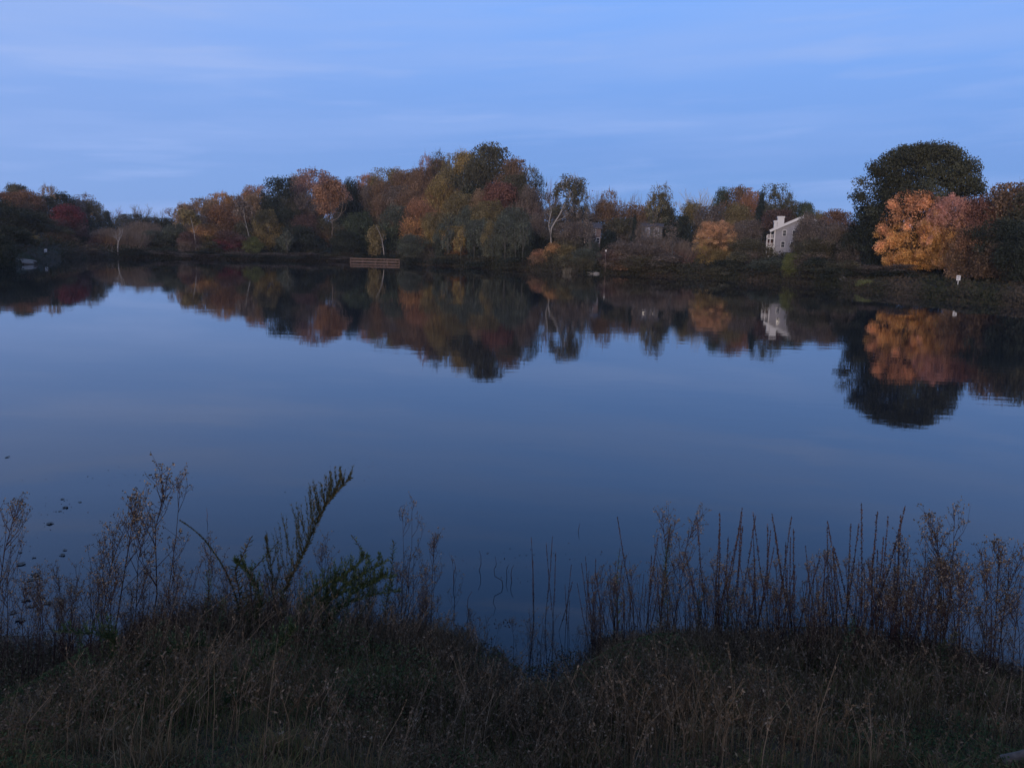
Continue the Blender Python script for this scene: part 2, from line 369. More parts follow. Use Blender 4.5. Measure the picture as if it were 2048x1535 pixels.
C_ = dict(orange=(.38, .20, .085), brick=(.34, .17, .095), pink=(.32, .185, .145), rust=(.24, .125, .07), yellow=(.27, .19, .075), tan=(.26, .17, .10),
          olive=(.105, .092, .055), yolive=(.19, .145, .068), green=(.075, .088, .052), gg=(.10, .105, .075), dark=(.045, .050, .035), brown=(.21, .13, .078),
          gbrown=(.165, .125, .098), red=(.16, .045, .05), dred=(.18, .085, .062), maroon=(.135, .08, .066), grey=(.18, .16, .15), teal=(.034, .043, .036),
          pale=(.34, .31, .28), lime=(.16, .165, .06), mapleo=(.66, .31, .155), maplep=(.56, .28, .205), mapley=(.60, .32, .105), dull=(.27, .145, .085), oakleaf=(.075, .072, .042), amber=(.48, .26, .135), honey=(.40, .28, .11))
GAIN = 1.06
_cnt = {}
def tree(px, top, wpx, d, kind, col, label, low=None, grp=None, cat='tree', name=None, bark=None, zbase=None, bot=None):
    """a tree whose top stands at picture height `top`; its foot is on the ground at distance d"""
    p = P(px, top, d); z = gz(p.x, p.y) if zbase is None else zbase
    h = max(p.z - z, 1.0) * (1.0 if kind in ('bare', 'cone') else .975); wd = wpx * (1.0 if kind in ('oak', 'maple') else 1.08) / F_PX * d
    crowns, trunks = PROTO[kind]; i = _cnt.get(kind, 0); _cnt[kind] = i + 1
    name = name or {'shrub': 'shrub', 'thicket': 'bare_shrub', 'bare': 'bare_tree', 'cone': 'evergreen_tree', 'oak': 'oak_tree', 'maple': 'maple_tree'}.get(kind, 'autumn_tree')
    root = empty(name, (p.x, p.y, z), rz=(i * 2.1) % 6.28); tag(root, label, cat, grp)
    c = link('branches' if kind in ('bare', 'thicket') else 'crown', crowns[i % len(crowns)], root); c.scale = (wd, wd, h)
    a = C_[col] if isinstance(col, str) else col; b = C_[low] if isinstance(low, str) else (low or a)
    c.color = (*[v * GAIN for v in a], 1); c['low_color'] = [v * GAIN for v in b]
    if trunks:
        tm = trunks[i % len(trunks)]
        if bark is not None:
            tm = tm.copy(); tm.materials.clear(); tm.materials.append(bark)
        t = link('trunk', tm, root); s = max(wd * .8, h * .45) ; t.scale = (s, s, h)
    return root
# ------------------------------------------------------------------ the far bank, tree by tree: (x, top, width, metres behind the shore, kind, colour, low colour, label)
TREES = [
 # left wood
 (-60, 375, 90, 270, 'full', 'olive', 'dark', 'dark olive tree cut by the left picture edge above the gravel shore'),
 (8, 384, 62, 285, 'round', 'rust', 'olive', 'rust orange treetop at the far left end of the skyline'),
 (33, 369, 46, 300, 'round', 'olive', 'brown', 'olive treetop that is the highest of the left wood, beside a rust orange crown'),
 (55, 383, 60, 270, 'full', 'rust', 'olive', 'rust topped dark tree between the highest left treetop and a pale sparse crown'),
 (20, 415, 95, 180, 'full', 'dark', 'dark', 'broad dark green tree below the rust treetops at the left edge'),
 (96, 371, 42, 300, 'loose', 'tan', 'gbrown', 'sparse pale tan treetop rising over the left wood'),
 (84, 392, 52, 250, 'full', 'olive', 'dark', 'plain olive tree under the sparse pale tan treetop'),
 (122, 386, 44, 270, 'round', 'dark', 'olive', 'small domed dark green treetop right of the pale tan crown'),
 (150, 398, 45, 260, 'full', 'gbrown', 'olive', 'grey brown tree directly behind the dark red tree'),
 (168, 388, 48, 255, 'loose', 'brown', 'olive', 'thin topped brown tree standing behind and right of the dark red tree'),
 (184, 402, 40, 245, 'full', 'olive', 'dark', 'olive brown tree closing the right end of the left wood'),
 (62, 425, 60, 170, 'full', 'olive', 'olive', 'mossy olive tree above the small yellowish bush on the gravel shore'),
 (103, 428, 34, 150, 'cone', 'teal', 'teal', 'narrow blue black evergreen left of the dark red tree'),
 (136, 411, 62, 120, 'full', 'red', 'maroon', 'dark red tree on the left bank'),
 (118, 452, 44, 90, 'full', 'olive', 'brown', 'low olive brown tree at the left foot of the dark red tree'),
 (150, 462, 46, 85, 'full', 'maroon', 'dark', 'low maroon brown tree at the right foot of the dark red tree'),
 (176, 440, 40, 130, 'full', 'teal', 'teal', 'very dark blue green tree right of the dark red tree'),
 (22, 452, 60, 60, 'full', 'dark', 'dark', 'black green thicket tree at the left edge of the gravel shore'),
 (-10, 470, 60, 25, 'shrub', 'dark', 'dark', 'black green bush at the water on the left picture edge'),
 (70, 471, 14, 55, 'round', 'yolive', 'olive', 'tiny round yellowish bush on the gravel shore'),
 (45, 478, 36, 75, 'shrub', 'dark', 'gbrown', 'dark bush left of the tiny round yellowish bush'),
 (195, 468, 36, 55, 'shrub', 'maroon', 'maroon', 'dull red bush left of the dead white tree'),
 # gap with the bare trees
 (213, 424, 42, 300, 'cone', 'teal', 'teal', 'dark evergreen under the red brown bare treetop left of the gap'),
 (226, 409, 30, 330, 'bare', 'dred', 'brown', 'red brown bare treetop left of the skyline gap'),
 (246, 421, 24, 320, 'bare', 'dred', 'gbrown', 'small reddish bare treetop right beside a taller red brown one'),
 (279, 406, 46, 340, 'bare', 'grey', 'grey', 'wide grey bare treetop in the middle of the skyline gap'),
 (316, 413, 22, 330, 'bare', 'grey', 'grey', 'narrow upright grey bare treetop in the skyline gap'),
 (262, 428, 60, 290, 'full', 'olive', 'dark', 'low dark olive tree behind the grey brown leafless mound'),
 (304, 434, 50, 280, 'full', 'olive', 'dark', 'low dark olive tree under the narrow grey bare treetop'),
 (286, 437, 66, 60, 'thicket', 'gbrown', 'gbrown', 'tall domed grey brown leafless tree right of the dead white tree'),
 (228, 450, 80, 50, 'thicket', 'gbrown', 'brown', 'spreading grey brown leafless tree behind the dead white tree'),
 (262, 455, 70, 40, 'thicket', 'gbrown', 'gbrown', 'low grey brown leafless tree between two higher leafless domes'),
 (285, 445, 70, 75, 'full', 'gbrown', 'olive', 'drab brown tree inside the leafless mound'),
 (230, 458, 80, 65, 'full', 'gbrown', 'olive', 'drab brown tree behind the dead white tree'),
 (308, 462, 56, 45, 'full', 'gg', 'olive', 'grey green tree at the right foot of the leafless mound'),
 (343, 416, 32, 120, 'loose', 'brown', 'dark', 'narrow tree with a reddish tip at the right side of the skyline gap'),
 (335, 436, 40, 90, 'full', 'dark', 'dark', 'dark green tree below the narrow reddish tip'),
 (350, 448, 44, 40, 'full', 'gg', 'dark', 'grey green tree at the water left of the tan sloping wood'),
 (183, 497, 34, 8, 'shrub', 'tan', 'gbrown', 'tan grassy bush on the small point of land'),
 (262, 497, 60, 6, 'shrub', 'dark', 'dark', 'low dark bush at the waterline right of the dead white tree'),
 (325, 494, 60, 6, 'shrub', 'dark', 'gbrown', 'low dark bush at the waterline below the grey green trees'),
 # centre left wood
 (372, 408, 44, 60, 'round', 'tan', 'yolive', 'tan yellow tree at the left end of the long rising wood'),
 (402, 396, 52, 90, 'vase', 'tan', 'brown', 'tan orange treetop second from the left end of the rising wood'),
 (394, 430, 46, 50, 'full', 'gbrown', 'olive', 'grey brown tree under the left end of the rising wood'),
 (442, 386, 56, 90, 'vase', 'orange', 'brown', 'orange brown treetop above the broad rust tree'),
 (446, 410, 66, 55, 'full', 'rust', 'brown', 'broad rust brown tree above the maroon shrub tree'),
 (482, 381, 36, 90, 'bare', 'gbrown', 'brown', 'bare brown treetop with sky showing through left of the tan crown'),
 (470, 398, 40, 80, 'loose', 'brown', 'gbrown', 'thin brown crown beneath the bare brown treetop'),
 (514, 371, 50, 90, 'vase', 'brick', 'brown', 'orange brown ragged treetop left of the tall dark tree'),
 (508, 390, 52, 75, 'round', 'tan', 'gbrown', 'tan crown just below the ragged orange brown treetop'),
 (410, 448, 52, 28, 'full', 'orange', 'yellow', 'orange yellow tree at the shore near a pale leaning trunk'),
 (378, 464, 44, 16, 'full', 'maroon', 'gbrown', 'dull pinkish brown low tree left of the orange yellow one'),
 (457, 462, 54, 18, 'full', 'maroon', 'red', 'maroon red tree hanging low over the water'),
 (420, 482, 40, 10, 'shrub', 'olive', 'dark', 'olive bush between the orange yellow tree and the maroon tree'),
 (503, 474, 34, 14, 'full', 'lime', 'lime', 'bright yellow green bush at the water below the tan crown'),
 (487, 445, 44, 35, 'full', 'olive', 'gg', 'olive green tree behind the bright yellow green bush'),
 (560, 355, 62, 80, 'round', 'dark', 'dark', 'tall dark green tree breaking the skyline left of the pinkish orange crowns'),
 (542, 395, 50, 65, 'full', 'dark', 'dark', 'dark green tree leaning on the left of the tallest dark one'),
 (531, 420, 50, 36, 'full', 'yolive', 'yellow', 'golden olive tree with bright yellow lower leaves'),
 (575, 420, 56, 40, 'full', 'dark', 'dark', 'black green tree right of the golden olive tree'),
 (570, 398, 44, 70, 'full', 'olive', 'dark', 'olive tree under the tall dark green tree'),
 (626, 338, 84, 95, 'vase', 'pink', 'brown', 'big pinkish orange crown, highest of the left half of the wood'),
 (598, 365, 50, 90, 'bare', 'gbrown', 'gbrown', 'bare grey brown tree left of the big pinkish orange crown'),
 (603, 385, 50, 70, 'loose', 'gbrown', 'maroon', 'grey brown thin crown under the bare grey brown tree'),
 (680, 370, 42, 70, 'loose', 'pink', 'gbrown', 'pinkish tan crown on the right shoulder of the strong orange crown'),
 (610, 430, 60, 35, 'full', 'maroon', 'gbrown', 'dusky brown tree behind the dark green shore trees'),
 (605, 452, 60, 20, 'full', 'dark', 'dark', 'dark green shore tree left of the forked trunk'),
 (648, 436, 58, 34, 'full', 'olive', 'brown', 'brownish olive tree around the forked trunk'),
 (637, 476, 44, 14, 'shrub', 'teal', 'teal', 'blackish green bush beneath the strong orange crown'),
 (575, 470, 44, 16, 'full', 'gg', 'dark', 'grey green tree at the water between two dark ones'),
 (702, 360, 44, 90, 'full', 'dark', 'dark', 'dark green treetop between two orange ones'),
 (700, 400, 54, 60, 'full', 'dark', 'teal', 'dark green wall of leaves right of the strong orange crown'),
 (718, 425, 62, 30, 'full', 'green', 'green', 'round mid green tree left of the dock'),
 (690, 462, 60, 15, 'full', 'dark', 'dark', 'low dark green tree at the water left of the dock'),
 (540, 505, 70, 4, 'shrub', 'gbrown', 'dark', 'low brown bush along the water under the golden olive tree'),
 (610, 505, 80, 4, 'shrub', 'gbrown', 'dark', 'low brown bush along the water under the forked trunk'),
 (665, 507, 60, 4, 'shrub', 'olive', 'gbrown', 'low olive bush along the water just left of the dock'),
 (470, 503, 60, 4, 'shrub', 'gbrown', 'dark', 'low brown bush along the water under the maroon tree'),
 (400, 502, 70, 4, 'shrub', 'dark', 'gbrown', 'low dark bush along the water under the orange yellow tree'),
 (425, 400, 44, 75, 'full', 'tan', 'brown', 'tan tree closing the skyline left of the orange brown treetop'),
 (468, 392, 44, 100, 'full', 'brown', 'gbrown', 'brown tree behind the bare brown treetop'),
 (500, 378, 44, 100, 'full', 'brown', 'gbrown', 'brown tree behind the ragged orange brown treetop'),
 (595, 352, 46, 110, 'round', 'gbrown', 'brown', 'grey brown treetop between the tall dark tree and the pinkish crown'),
 (660, 352, 56, 110, 'full', 'pink', 'brown', 'pinkish tan tree behind the forked trunk tree'),
 (712, 372, 50, 110, 'full', 'brown', 'gbrown', 'brown tree behind the dark green treetop left of the hill'),
 # hill
 (750, 352, 44, 120, 'full', 'tan', 'brown', 'tan tree behind the small orange treetop on the hill slope'),
 (800, 340, 50, 120, 'full', 'tan', 'brown', 'tan tree behind the ragged olive tan treetop'),
 (830, 345, 50, 115, 'full', 'brown', 'rust', 'rusty brown tree beneath the bare twiggy spire'),
 (880, 318, 52, 120, 'round', 'brown', 'yolive', 'brown treetop beneath the small open olive one'),
 (905, 370, 60, 85, 'full', 'rust', 'brown', 'rust brown tree in the upper middle of the hillside'),
 (820, 380, 60, 70, 'full', 'brown', 'rust', 'brown tree left of the tall orange brown one'),
 (780, 385, 56, 80, 'full', 'brown', 'tan', 'tan brown tree above the green tree right of the birch'),
 (731, 350, 46, 110, 'vase', 'brick', 'brown', 'small orange treetop left of the ragged olive tan crowns'),
 (736, 375, 46, 90, 'full', 'gbrown', 'brown', 'purplish brown tree under the small orange treetop'),
 (773, 337, 62, 110, 'vase', 'yolive', 'brown', 'ragged olive tan treetop above the dock'),
 (765, 362, 50, 90, 'full', 'brown', 'yolive', 'brown and olive tree right above the birch'),
 (803, 345, 44, 100, 'round', 'brown', 'gbrown', 'brown crown halfway up the hill left of the bare spire'),
 (816, 322, 24, 120, 'bare', 'gbrown', 'gbrown', 'bare twiggy spire on the left slope of the hill skyline'),
 (830, 338, 50, 110, 'vase', 'brown', 'brown', 'tan brown treetop beside the bare twiggy spire'),
 (853, 310, 40, 120, 'loose', 'pink', 'gbrown', 'pinkish brown thin treetop left of the olive one'),
 (875, 302, 36, 115, 'loose', 'olive', 'gbrown', 'small open olive treetop with sky between its leaves'),
 (848, 335, 50, 100, 'full', 'brown', 'maroon', 'reddish brown crown beneath the thin pinkish treetop'),
 (902, 307, 40, 115, 'loose', 'yolive', 'olive', 'thin yellowish olive treetop left of the golden crown'),
 (932, 304, 58, 110, 'round', 'yellow', 'yolive', 'golden yellow crown left of the dark summit tree'),
 (900, 335, 70, 95, 'full', 'yolive', 'brown', 'golden brown tree below the golden yellow crown'),
 (982, 290, 92, 105, 'round', 'olive', 'dark', 'dark olive tree crowning the hill, highest on the skyline'),
 (965, 318, 80, 90, 'full', 'olive', 'dark', 'dark olive tree just under the summit tree'),
 (1030, 318, 56, 100, 'round', 'brown', 'dark', 'dark brownish tree on the right shoulder of the hill'),
 (1062, 334, 50, 100, 'loose', 'olive', 'dark', 'gappy dark olive tree at the right end of the hill crest'),
 (1078, 350, 30, 95, 'loose', 'dark', 'olive', 'small dark treetop ending the hill crest'),
 (1030, 350, 60, 85, 'full', 'olive', 'gbrown', 'drab tree beneath the right shoulder of the hill'),
 (1060, 375, 56, 80, 'full', 'gbrown', 'maroon', 'purplish brown tree under the gappy crest trees'),
 (884, 358, 62, 75, 'full', 'yellow', 'yellow', 'bright golden tree in the middle of the hillside'),
 (868, 378, 42, 78, 'full', 'brick', 'brown', 'reddish orange tree left of the bright golden one'),
 (1002, 366, 78, 70, 'round', 'dred', 'maroon', 'dark red tree in the upper middle of the hillside'),
 (962, 382, 50, 60, 'full', 'tan', 'brown', 'tan brown tree left of the dark red hillside tree'),
 (925, 388, 70, 52, 'full', 'yolive', 'gg', 'olive tree right below the bright golden one'),
 (800, 372, 60, 75, 'full', 'gbrown', 'brown', 'grey brown tree on the lower left hillside'),
 (760, 395, 54, 65, 'full', 'brown', 'olive', 'brown olive tree directly behind the birch'),
 (838, 400, 56, 45, 'full', 'brick', 'orange', 'tall orange brown tree with golden lower leaves right of the green one'),
 (868, 425, 48, 40, 'full', 'yolive', 'yellow', 'golden olive tree cascading to the shore'),
 (858, 450, 30, 50, 'full', 'maroon', 'dark', 'dark maroon tree between two golden ones'),
 (795, 412, 64, 30, 'full', 'gg', 'green', 'mid green tree right of the birch'),
 (980, 402, 70, 48, 'full', 'yolive', 'gg', 'yellowish olive tree in front of the dark red hillside tree'),
 (940, 415, 60, 40, 'full', 'gg', 'gg', 'grey green tree right of the golden olive tree'),
 (1030, 415, 62, 45, 'full', 'gg', 'gbrown', 'drab grey tree below the dark red hillside tree'),
 (913, 452, 60, 22, 'full', 'yellow', 'orange', 'low golden orange tree near the shore under the hill'),
 (888, 450, 44, 16, 'full', 'gg', 'dark', 'grey green shore tree left of the low golden one'),
 (826, 470, 46, 14, 'full', 'gg', 'gg', 'grey green shore tree right of the dock'),
 (955, 440, 48, 16, 'full', 'gg', 'dark', 'grey green shore tree with a pale stem right of the low golden one'),
 (985, 445, 46, 12, 'full', 'yolive', 'gg', 'yellowish grey shore tree in the middle of the pale stemmed row'),
 (1012, 436, 50, 16, 'full', 'gg', 'gg', 'tall grey green shore tree in the pale stemmed row'),
 (1046, 445, 50, 14, 'full', 'gg', 'dark', 'grey green shore tree at the right end of the pale stemmed row'),
 (1075, 430, 44, 40, 'full', 'gbrown', 'dark', 'dark drab tree right of the pale stemmed row'),
 (835, 508, 70, 3, 'shrub', 'olive', 'dark', 'low olive bush along the water right of the dock'),
 (900, 509, 80, 3, 'shrub', 'olive', 'dark', 'low olive bush along the water under the low golden tree'),
 (970, 512, 80, 3, 'shrub', 'olive', 'dark', 'low olive bush along the water under the pale stemmed row'),
 (1035, 515, 80, 3, 'shrub', 'dark', 'olive', 'low dark bush along the water at the right end of the pale stems'),
 (780, 508, 60, 8, 'shrub', 'dark', 'dark', 'dark bush behind the right half of the dock'),
 (730, 505, 60, 8, 'shrub', 'dark', 'dark', 'dark bush behind the left half of the dock'),
 # right of the hill
 (1104, 352, 30, 110, 'bare', 'dred', 'gbrown', 'reddish bare treetop between the hill and the sycamore'),
 (1098, 385, 50, 90, 'loose', 'gbrown', 'gbrown', 'grey purple thin tree left of the sycamore'),
 (1120, 410, 60, 70, 'full', 'gbrown', 'olive', 'grey brown tree at the foot of the sycamore'),
 (1162, 412, 50, 75, 'full', 'dark', 'dark', 'dark green tree under the sycamore crown'),
 (1192, 376, 40, 110, 'bare', 'gbrown', 'dred', 'bare brown treetop right of the sycamore'),
 (1220, 380, 44, 110, 'loose', 'brown', 'gbrown', 'thin leaved brown treetop right of the sycamore'),
 (1250, 378, 44, 120, 'bare', 'grey', 'gbrown', 'grey bare treetop left of the lone leafy one'),
 (1282, 384, 40, 120, 'bare', 'grey', 'gbrown', 'second grey bare treetop, next to the lone leafy one'),
 (1212, 404, 76, 95, 'full', 'brown', 'olive', 'orange brown tree below the bare treetops'),
 (1272, 410, 86, 95, 'full', 'brown', 'gbrown', 'wide brown tree below the grey bare treetops'),
 (1250, 436, 70, 75, 'full', 'olive', 'gbrown', 'olive brown tree left of the narrow evergreen'),
 (1322, 369, 56, 75, 'loose', 'yolive', 'gg', 'lone leafy treetop standing clear of the bare ones'),
 (1323, 385, 40, 75, 'vase', 'olive', 'dark', 'dark heart of leaves under the lone leafy treetop'),
 (1335, 415, 56, 80, 'full', 'dark', 'dark', 'dark green tree below the lone leafy treetop'),
 (1300, 420, 54, 90, 'full', 'brown', 'gbrown', 'brown tree behind the white windows of the hidden house'),
 (1270, 434, 22, 62, 'cone', 'teal', 'teal', 'narrow blue green evergreen left of the hidden white house'),
 (1170, 445, 46, 50, 'full', 'gbrown', 'dark', 'dark drab tree left of the narrow pinkish house'),
 (1222, 462, 40, 45, 'full', 'teal', 'dark', 'black green tree right of the narrow pinkish house'),
 (1108, 486, 48, 14, 'shrub', 'orange', 'olive', 'orange bush by the water left of the olive one'),
 (1078, 498, 34, 10, 'shrub', 'brick', 'brown', 'small reddish orange bush by the water below the drab tree'),
 (1133, 490, 46, 12, 'shrub', 'yolive', 'olive', 'yellowish olive bush by the water'),
 (1170, 497, 44, 5, 'full', 'gg', 'olive', 'grey green drooping bush over the water'),
 (1140, 445, 60, 35, 'full', 'gbrown', 'olive', 'brownish olive tree above the orange bush'),
 (1250, 484, 92, 7, 'full', 'gbrown', 'brown', 'wide brown bramble mound at the water'),
 (1292, 490, 80, 6, 'full', 'gbrown', 'olive', 'dark brown bramble mound overhanging the water'),
 (1265, 494, 100, 9, 'shrub', 'gbrown', 'brown', 'drab bush inside the bramble mounds'),
 (1215, 500, 50, 7, 'shrub', 'maroon', 'gbrown', 'reddish bush left of the wide brown bramble'),
 (1320, 466, 60, 35, 'thicket', 'gbrown', 'gbrown', 'leafless grey brown tree in front of the hidden white house'),
 (1355, 472, 80, 22, 'thicket', 'gbrown', 'maroon', 'purplish leafless bush left of the bright orange tree'),
 (1345, 482, 80, 26, 'shrub', 'gbrown', 'dark', 'drab bush behind the purplish leafless one'),
 (1362, 432, 56, 70, 'full', 'dark', 'teal', 'dark green tree left of the bright orange tree'),
 (1340, 508, 90, 6, 'shrub', 'gbrown', 'olive', 'low drab bush along the water left of the bright orange tree'),
 # behind and around the white house
 (1395, 373, 66, 150, 'bare', 'pale', 'grey', 'pale grey bare crown above the bright orange tree'),
 (1385, 405, 60, 120, 'full', 'yolive', 'olive', 'yellowish olive tree under the pale bare crown'),
 (1448, 379, 44, 150, 'round', 'green', 'olive', 'mid green treetop right of the pale bare crown'),
 (1480, 374, 56, 150, 'round', 'brown', 'yolive', 'brown orange treetop between two green ones'),
 (1505, 383, 44, 145, 'full', 'brick', 'olive', 'orange red topped tree left of the dark evergreen'),
 (1425, 412, 70, 110, 'full', 'gbrown', 'olive', 'grey brown tree just behind the bright orange tree'),
 (1478, 410, 70, 115, 'full', 'yolive', 'brown', 'olive tree with a rusty right side left of the dark evergreen'),
 (1524, 388, 34, 130, 'cone', 'teal', 'teal', 'dark evergreen behind the chimneys of the white house'),
 (1552, 368, 74, 150, 'loose', 'gg', 'yolive', 'pale olive open treetop above the white house'),
 (1548, 385, 60, 145, 'loose', 'olive', 'olive', 'olive leaves below the pale open treetop'),
 (1575, 402, 66, 120, 'full', 'olive', 'brown', 'olive tree behind the roof of the white house'),
 (1613, 405, 36, 125, 'round', 'green', 'dark', 'small round green treetop right of the white house roof'),
 (1560, 420, 70, 105, 'full', 'maroon', 'dark', 'dark reddish tree touching the chimney of the white house'),
 (1640, 425, 50, 120, 'full', 'yolive', 'gbrown', 'yellowish tree left of the rust topped one'),
 (1676, 421, 66, 120, 'round', 'rust', 'brown', 'rust topped tree left of the great oak'),
 (1432, 443, 76, 36, 'maple', 'amber', 'honey', 'bright orange tree with yellow lower leaves standing alone by the water'),
 (1444, 474, 58, 34, 'full', 'brown', 'yolive', 'low brownish olive tree just right of the bright orange tree'),
 (1500, 440, 56, 60, 'full', 'gbrown', 'dark', 'grey brown tree left of the white house'),
 (1478, 448, 50, 50, 'full', 'gbrown', 'olive', 'drab tree right of the bright orange tree'),
 (1500, 478, 60, 30, 'full', 'olive', 'gbrown', 'olive bush tree left below the white house'),
 (1530, 498, 60, 35, 'shrub', 'olive', 'dark', 'olive bush at the left foot of the white house'),
 (1580, 505, 60, 35, 'shrub', 'dark', 'olive', 'dark bush at the right foot of the white house'),
 (1630, 440, 70, 52, 'full', 'gbrown', 'olive', 'large grey brown tree hiding the right side of the white house'),
 (1616, 428, 46, 56, 'full', 'gbrown', 'gbrown', 'slim grey brown tree covering the roof ridge end of the white house'),
 (1300, 474, 56, 30, 'full', 'gbrown', 'maroon', 'drab tree hiding the lower wall of the hidden white house'),
 (1186, 484, 34, 30, 'full', 'gg', 'dark', 'grey green tree at the foot of the narrow pinkish house'),
 (1284, 440, 26, 40, 'loose', 'gbrown', 'gbrown', 'thin drab tree left of the white bays of the hidden house'),
 (1672, 447, 70, 48, 'full', 'gbrown', 'dark', 'grey brown tree beside the great oak'),
 (1603, 470, 32, 46, 'thicket', 'grey', 'gbrown', 'leafless grey bush against the wall of the white house'),
 (1640, 478, 80, 30, 'full', 'olive', 'gbrown', 'dark olive tree below the large grey brown one'),
 (1585, 506, 34, 8, 'full', 'lime', 'lime', 'yellow green bush at the water below the white house'),
 (1480, 505, 70, 12, 'shrub', 'olive', 'dark', 'olive bush at the water right of the bright orange tree'),
 (1540, 515, 70, 10, 'shrub', 'gg', 'dark', 'grey green bush at the water left of the yellow green one'),
 (1440, 520, 60, 6, 'shrub', 'dark', 'olive', 'low dark bush at the foot of the bright orange tree'),
 (1640, 515, 80, 14, 'shrub', 'dark', 'olive', 'dark bush at the water right of the yellow green one'),
 (1690, 520, 70, 20, 'shrub', 'olive', 'dark', 'olive bush at the water below the great oak'),
 # right bank
 (1848, 290, 194, 84, 'oak', 'oakleaf', 'dark', 'great domed oak towering over the right bank'),
 (1745, 415, 84, 74, 'full', 'dark', 'dark', 'dark green tree under the left side of the great oak'),
 (1770, 450, 70, 60, 'full', 'dark', 'teal', 'black green tree left of the orange maple'),
 (1712, 465, 64, 50, 'full', 'dark', 'gbrown', 'dark tree between the great oak and the grey brown trees'),
 (1834, 382, 120, 66, 'maple', 'mapleo', 'mapley', 'large bright orange maple in front of the great oak'),
 (1906, 393, 78, 74, 'maple', 'maplep', 'mapley', 'pinkish maple joined to the right of the orange maple'),
 (1960, 400, 84, 80, 'full', 'dred', 'rust', 'dark reddish brown tree right of the pinkish maple'),
 (1995, 386, 70, 100, 'full', 'rust', 'dark', 'rust brown treetop right of the great oak'),
 (2035, 366, 110, 90, 'full', 'brown', 'dark', 'brown topped dark tree at the right picture edge'),
 (2090, 372, 110, 90, 'full', 'olive', 'dark', 'dark olive tree cut by the right picture edge'),
 (2010, 440, 90, 60, 'full', 'dark', 'brown', 'low dark tree at the right edge below the brown topped one'),
 (1945, 455, 70, 58, 'full', 'rust', 'brown', 'low rusty tree right of the orange maple'),
 (2060, 455, 90, 55, 'full', 'dark', 'dark', 'low black green tree in the right picture corner of the bank'),
 (1835, 478, 100, 118, 'full', 'dark', 'dark', 'dark thicket tree seen in the gaps under the orange maple'),
 (1905, 480, 100, 118, 'full', 'teal', 'dark', 'dark thicket tree seen under the pinkish maple'),
 (1975, 470, 100, 110, 'full', 'dark', 'dark', 'dark thicket tree behind the white square sign'),
 (1152, 356, 50, 62, 'loose', 'olive', 'gbrown', 'thin olive tree close behind the sycamore'),
 (1800, 528, 70, 50, 'shrub', 'gbrown', 'dark', 'drab bush on the grass left below the orange maple'),
 (1745, 530, 80, 40, 'shrub', 'gbrown', 'dark', 'purplish drab bush under the dark tree left of the maple'),
]
_OFF = {}
for (x, top, wp, off, kind, col, low, lab) in TREES:
    if x < -30 or x > 2078: lab = lab
    d = float(shore(az_of(x))) + off * K
    tree(x, top, wp, d, kind, col, lab, low, 'trees and bushes along the far bank')
# ------------------------------------------------------------------ trees whose trunks and limbs can be seen
def wobble_depth(n, amt, r): return r.normal(size=n).cumsum() * amt
def limb_tree(label, name, d, limbs, crowns, bark=None, depth=1.2, twig=0, cat='tree', seed=1):
    """limbs: [(pixel points, start width px, end width px)]; crowns: [(cx, cy, rx, ry, leaves, colour)], all at distance d"""
    r = np.random.default_rng(seed); m = d / F_PX; b = limbs[0][0][0]; p0 = P(b[0], b[1], d); z0 = gz(p0.x, p0.y)
    root = empty(name, (p0.x, p0.y, z0)); tag(root, label, cat, 'trees and bushes along the far bank')
    T = Tubes(); o = Vector((p0.x, p0.y, z0)); tips = []
    for li, (pts, w0, w1) in enumerate(limbs):
        q = []
        s = r.uniform(-1, 1) * depth if li else 0
        for i, (x, y) in enumerate(pts):
            f = i / (len(pts) - 1); q.append(np.array(P(x, y, d + s * f) - o))
        if li == 0: q[0][2] = -.3
        T.add(q, w0 * m * .36, w1 * m * .34, 5); tips += q[1:]
        for k in range(twig):
            a = q[r.integers(1, len(q))]; v = r.normal(size=3) * .9; v[2] = abs(v[2]) + .5; v *= .55 + r.uniform(0, .8); T.add([a, a + v * .5, a + v + r.normal(size=3) * .3], .05, .02, 3)
    tr = link('trunk', T.mesh('trunk', bark or M_PALE), root); tr.color = (.1, .08, .06, 1); tr['low_color'] = [.1, .08, .06]
    if crowns:
        C = []; D = []; R = []
        for (cx, cy, rx, ry, n, col) in crowns:
            c = np.array(P(cx, cy, d + depth * 1.6) - o); nb = 26
            bc = r.normal(size=(nb, 3)); bc /= np.linalg.norm(bc, axis=1, keepdims=True); bc *= r.uniform(.2, .85, (nb, 1))
            k = r.integers(0, nb, n); dd = r.normal(size=(n, 3)); dd /= np.linalg.norm(dd, axis=1, keepdims=True)
            pp = bc[k] * 1.05 + dd * r.uniform(0, 1, (n, 1)) ** .5 * .55
            C.append(c + pp * np.array([rx * m, rx * m * .8, ry * m])); D.append(dd); R.append(r.uniform(0, 1, nb)[k] * .5 + r.uniform(0, .5, n))
        C = np.concatenate(C); D = np.concatenate(D); R = np.concatenate(R)
        me = quads(C, D + r.normal(size=D.shape) * .6 + np.array([0, 0, .4]), r.uniform(.6, 1.4, len(C)) * .24 * (d / K / 400), .62, R, 'crown', M_LEAF)
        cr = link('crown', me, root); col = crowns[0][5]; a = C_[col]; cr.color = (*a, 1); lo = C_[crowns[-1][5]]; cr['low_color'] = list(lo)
    return root
def sd_(x, off): return float(shore(az_of(x))) + off * K
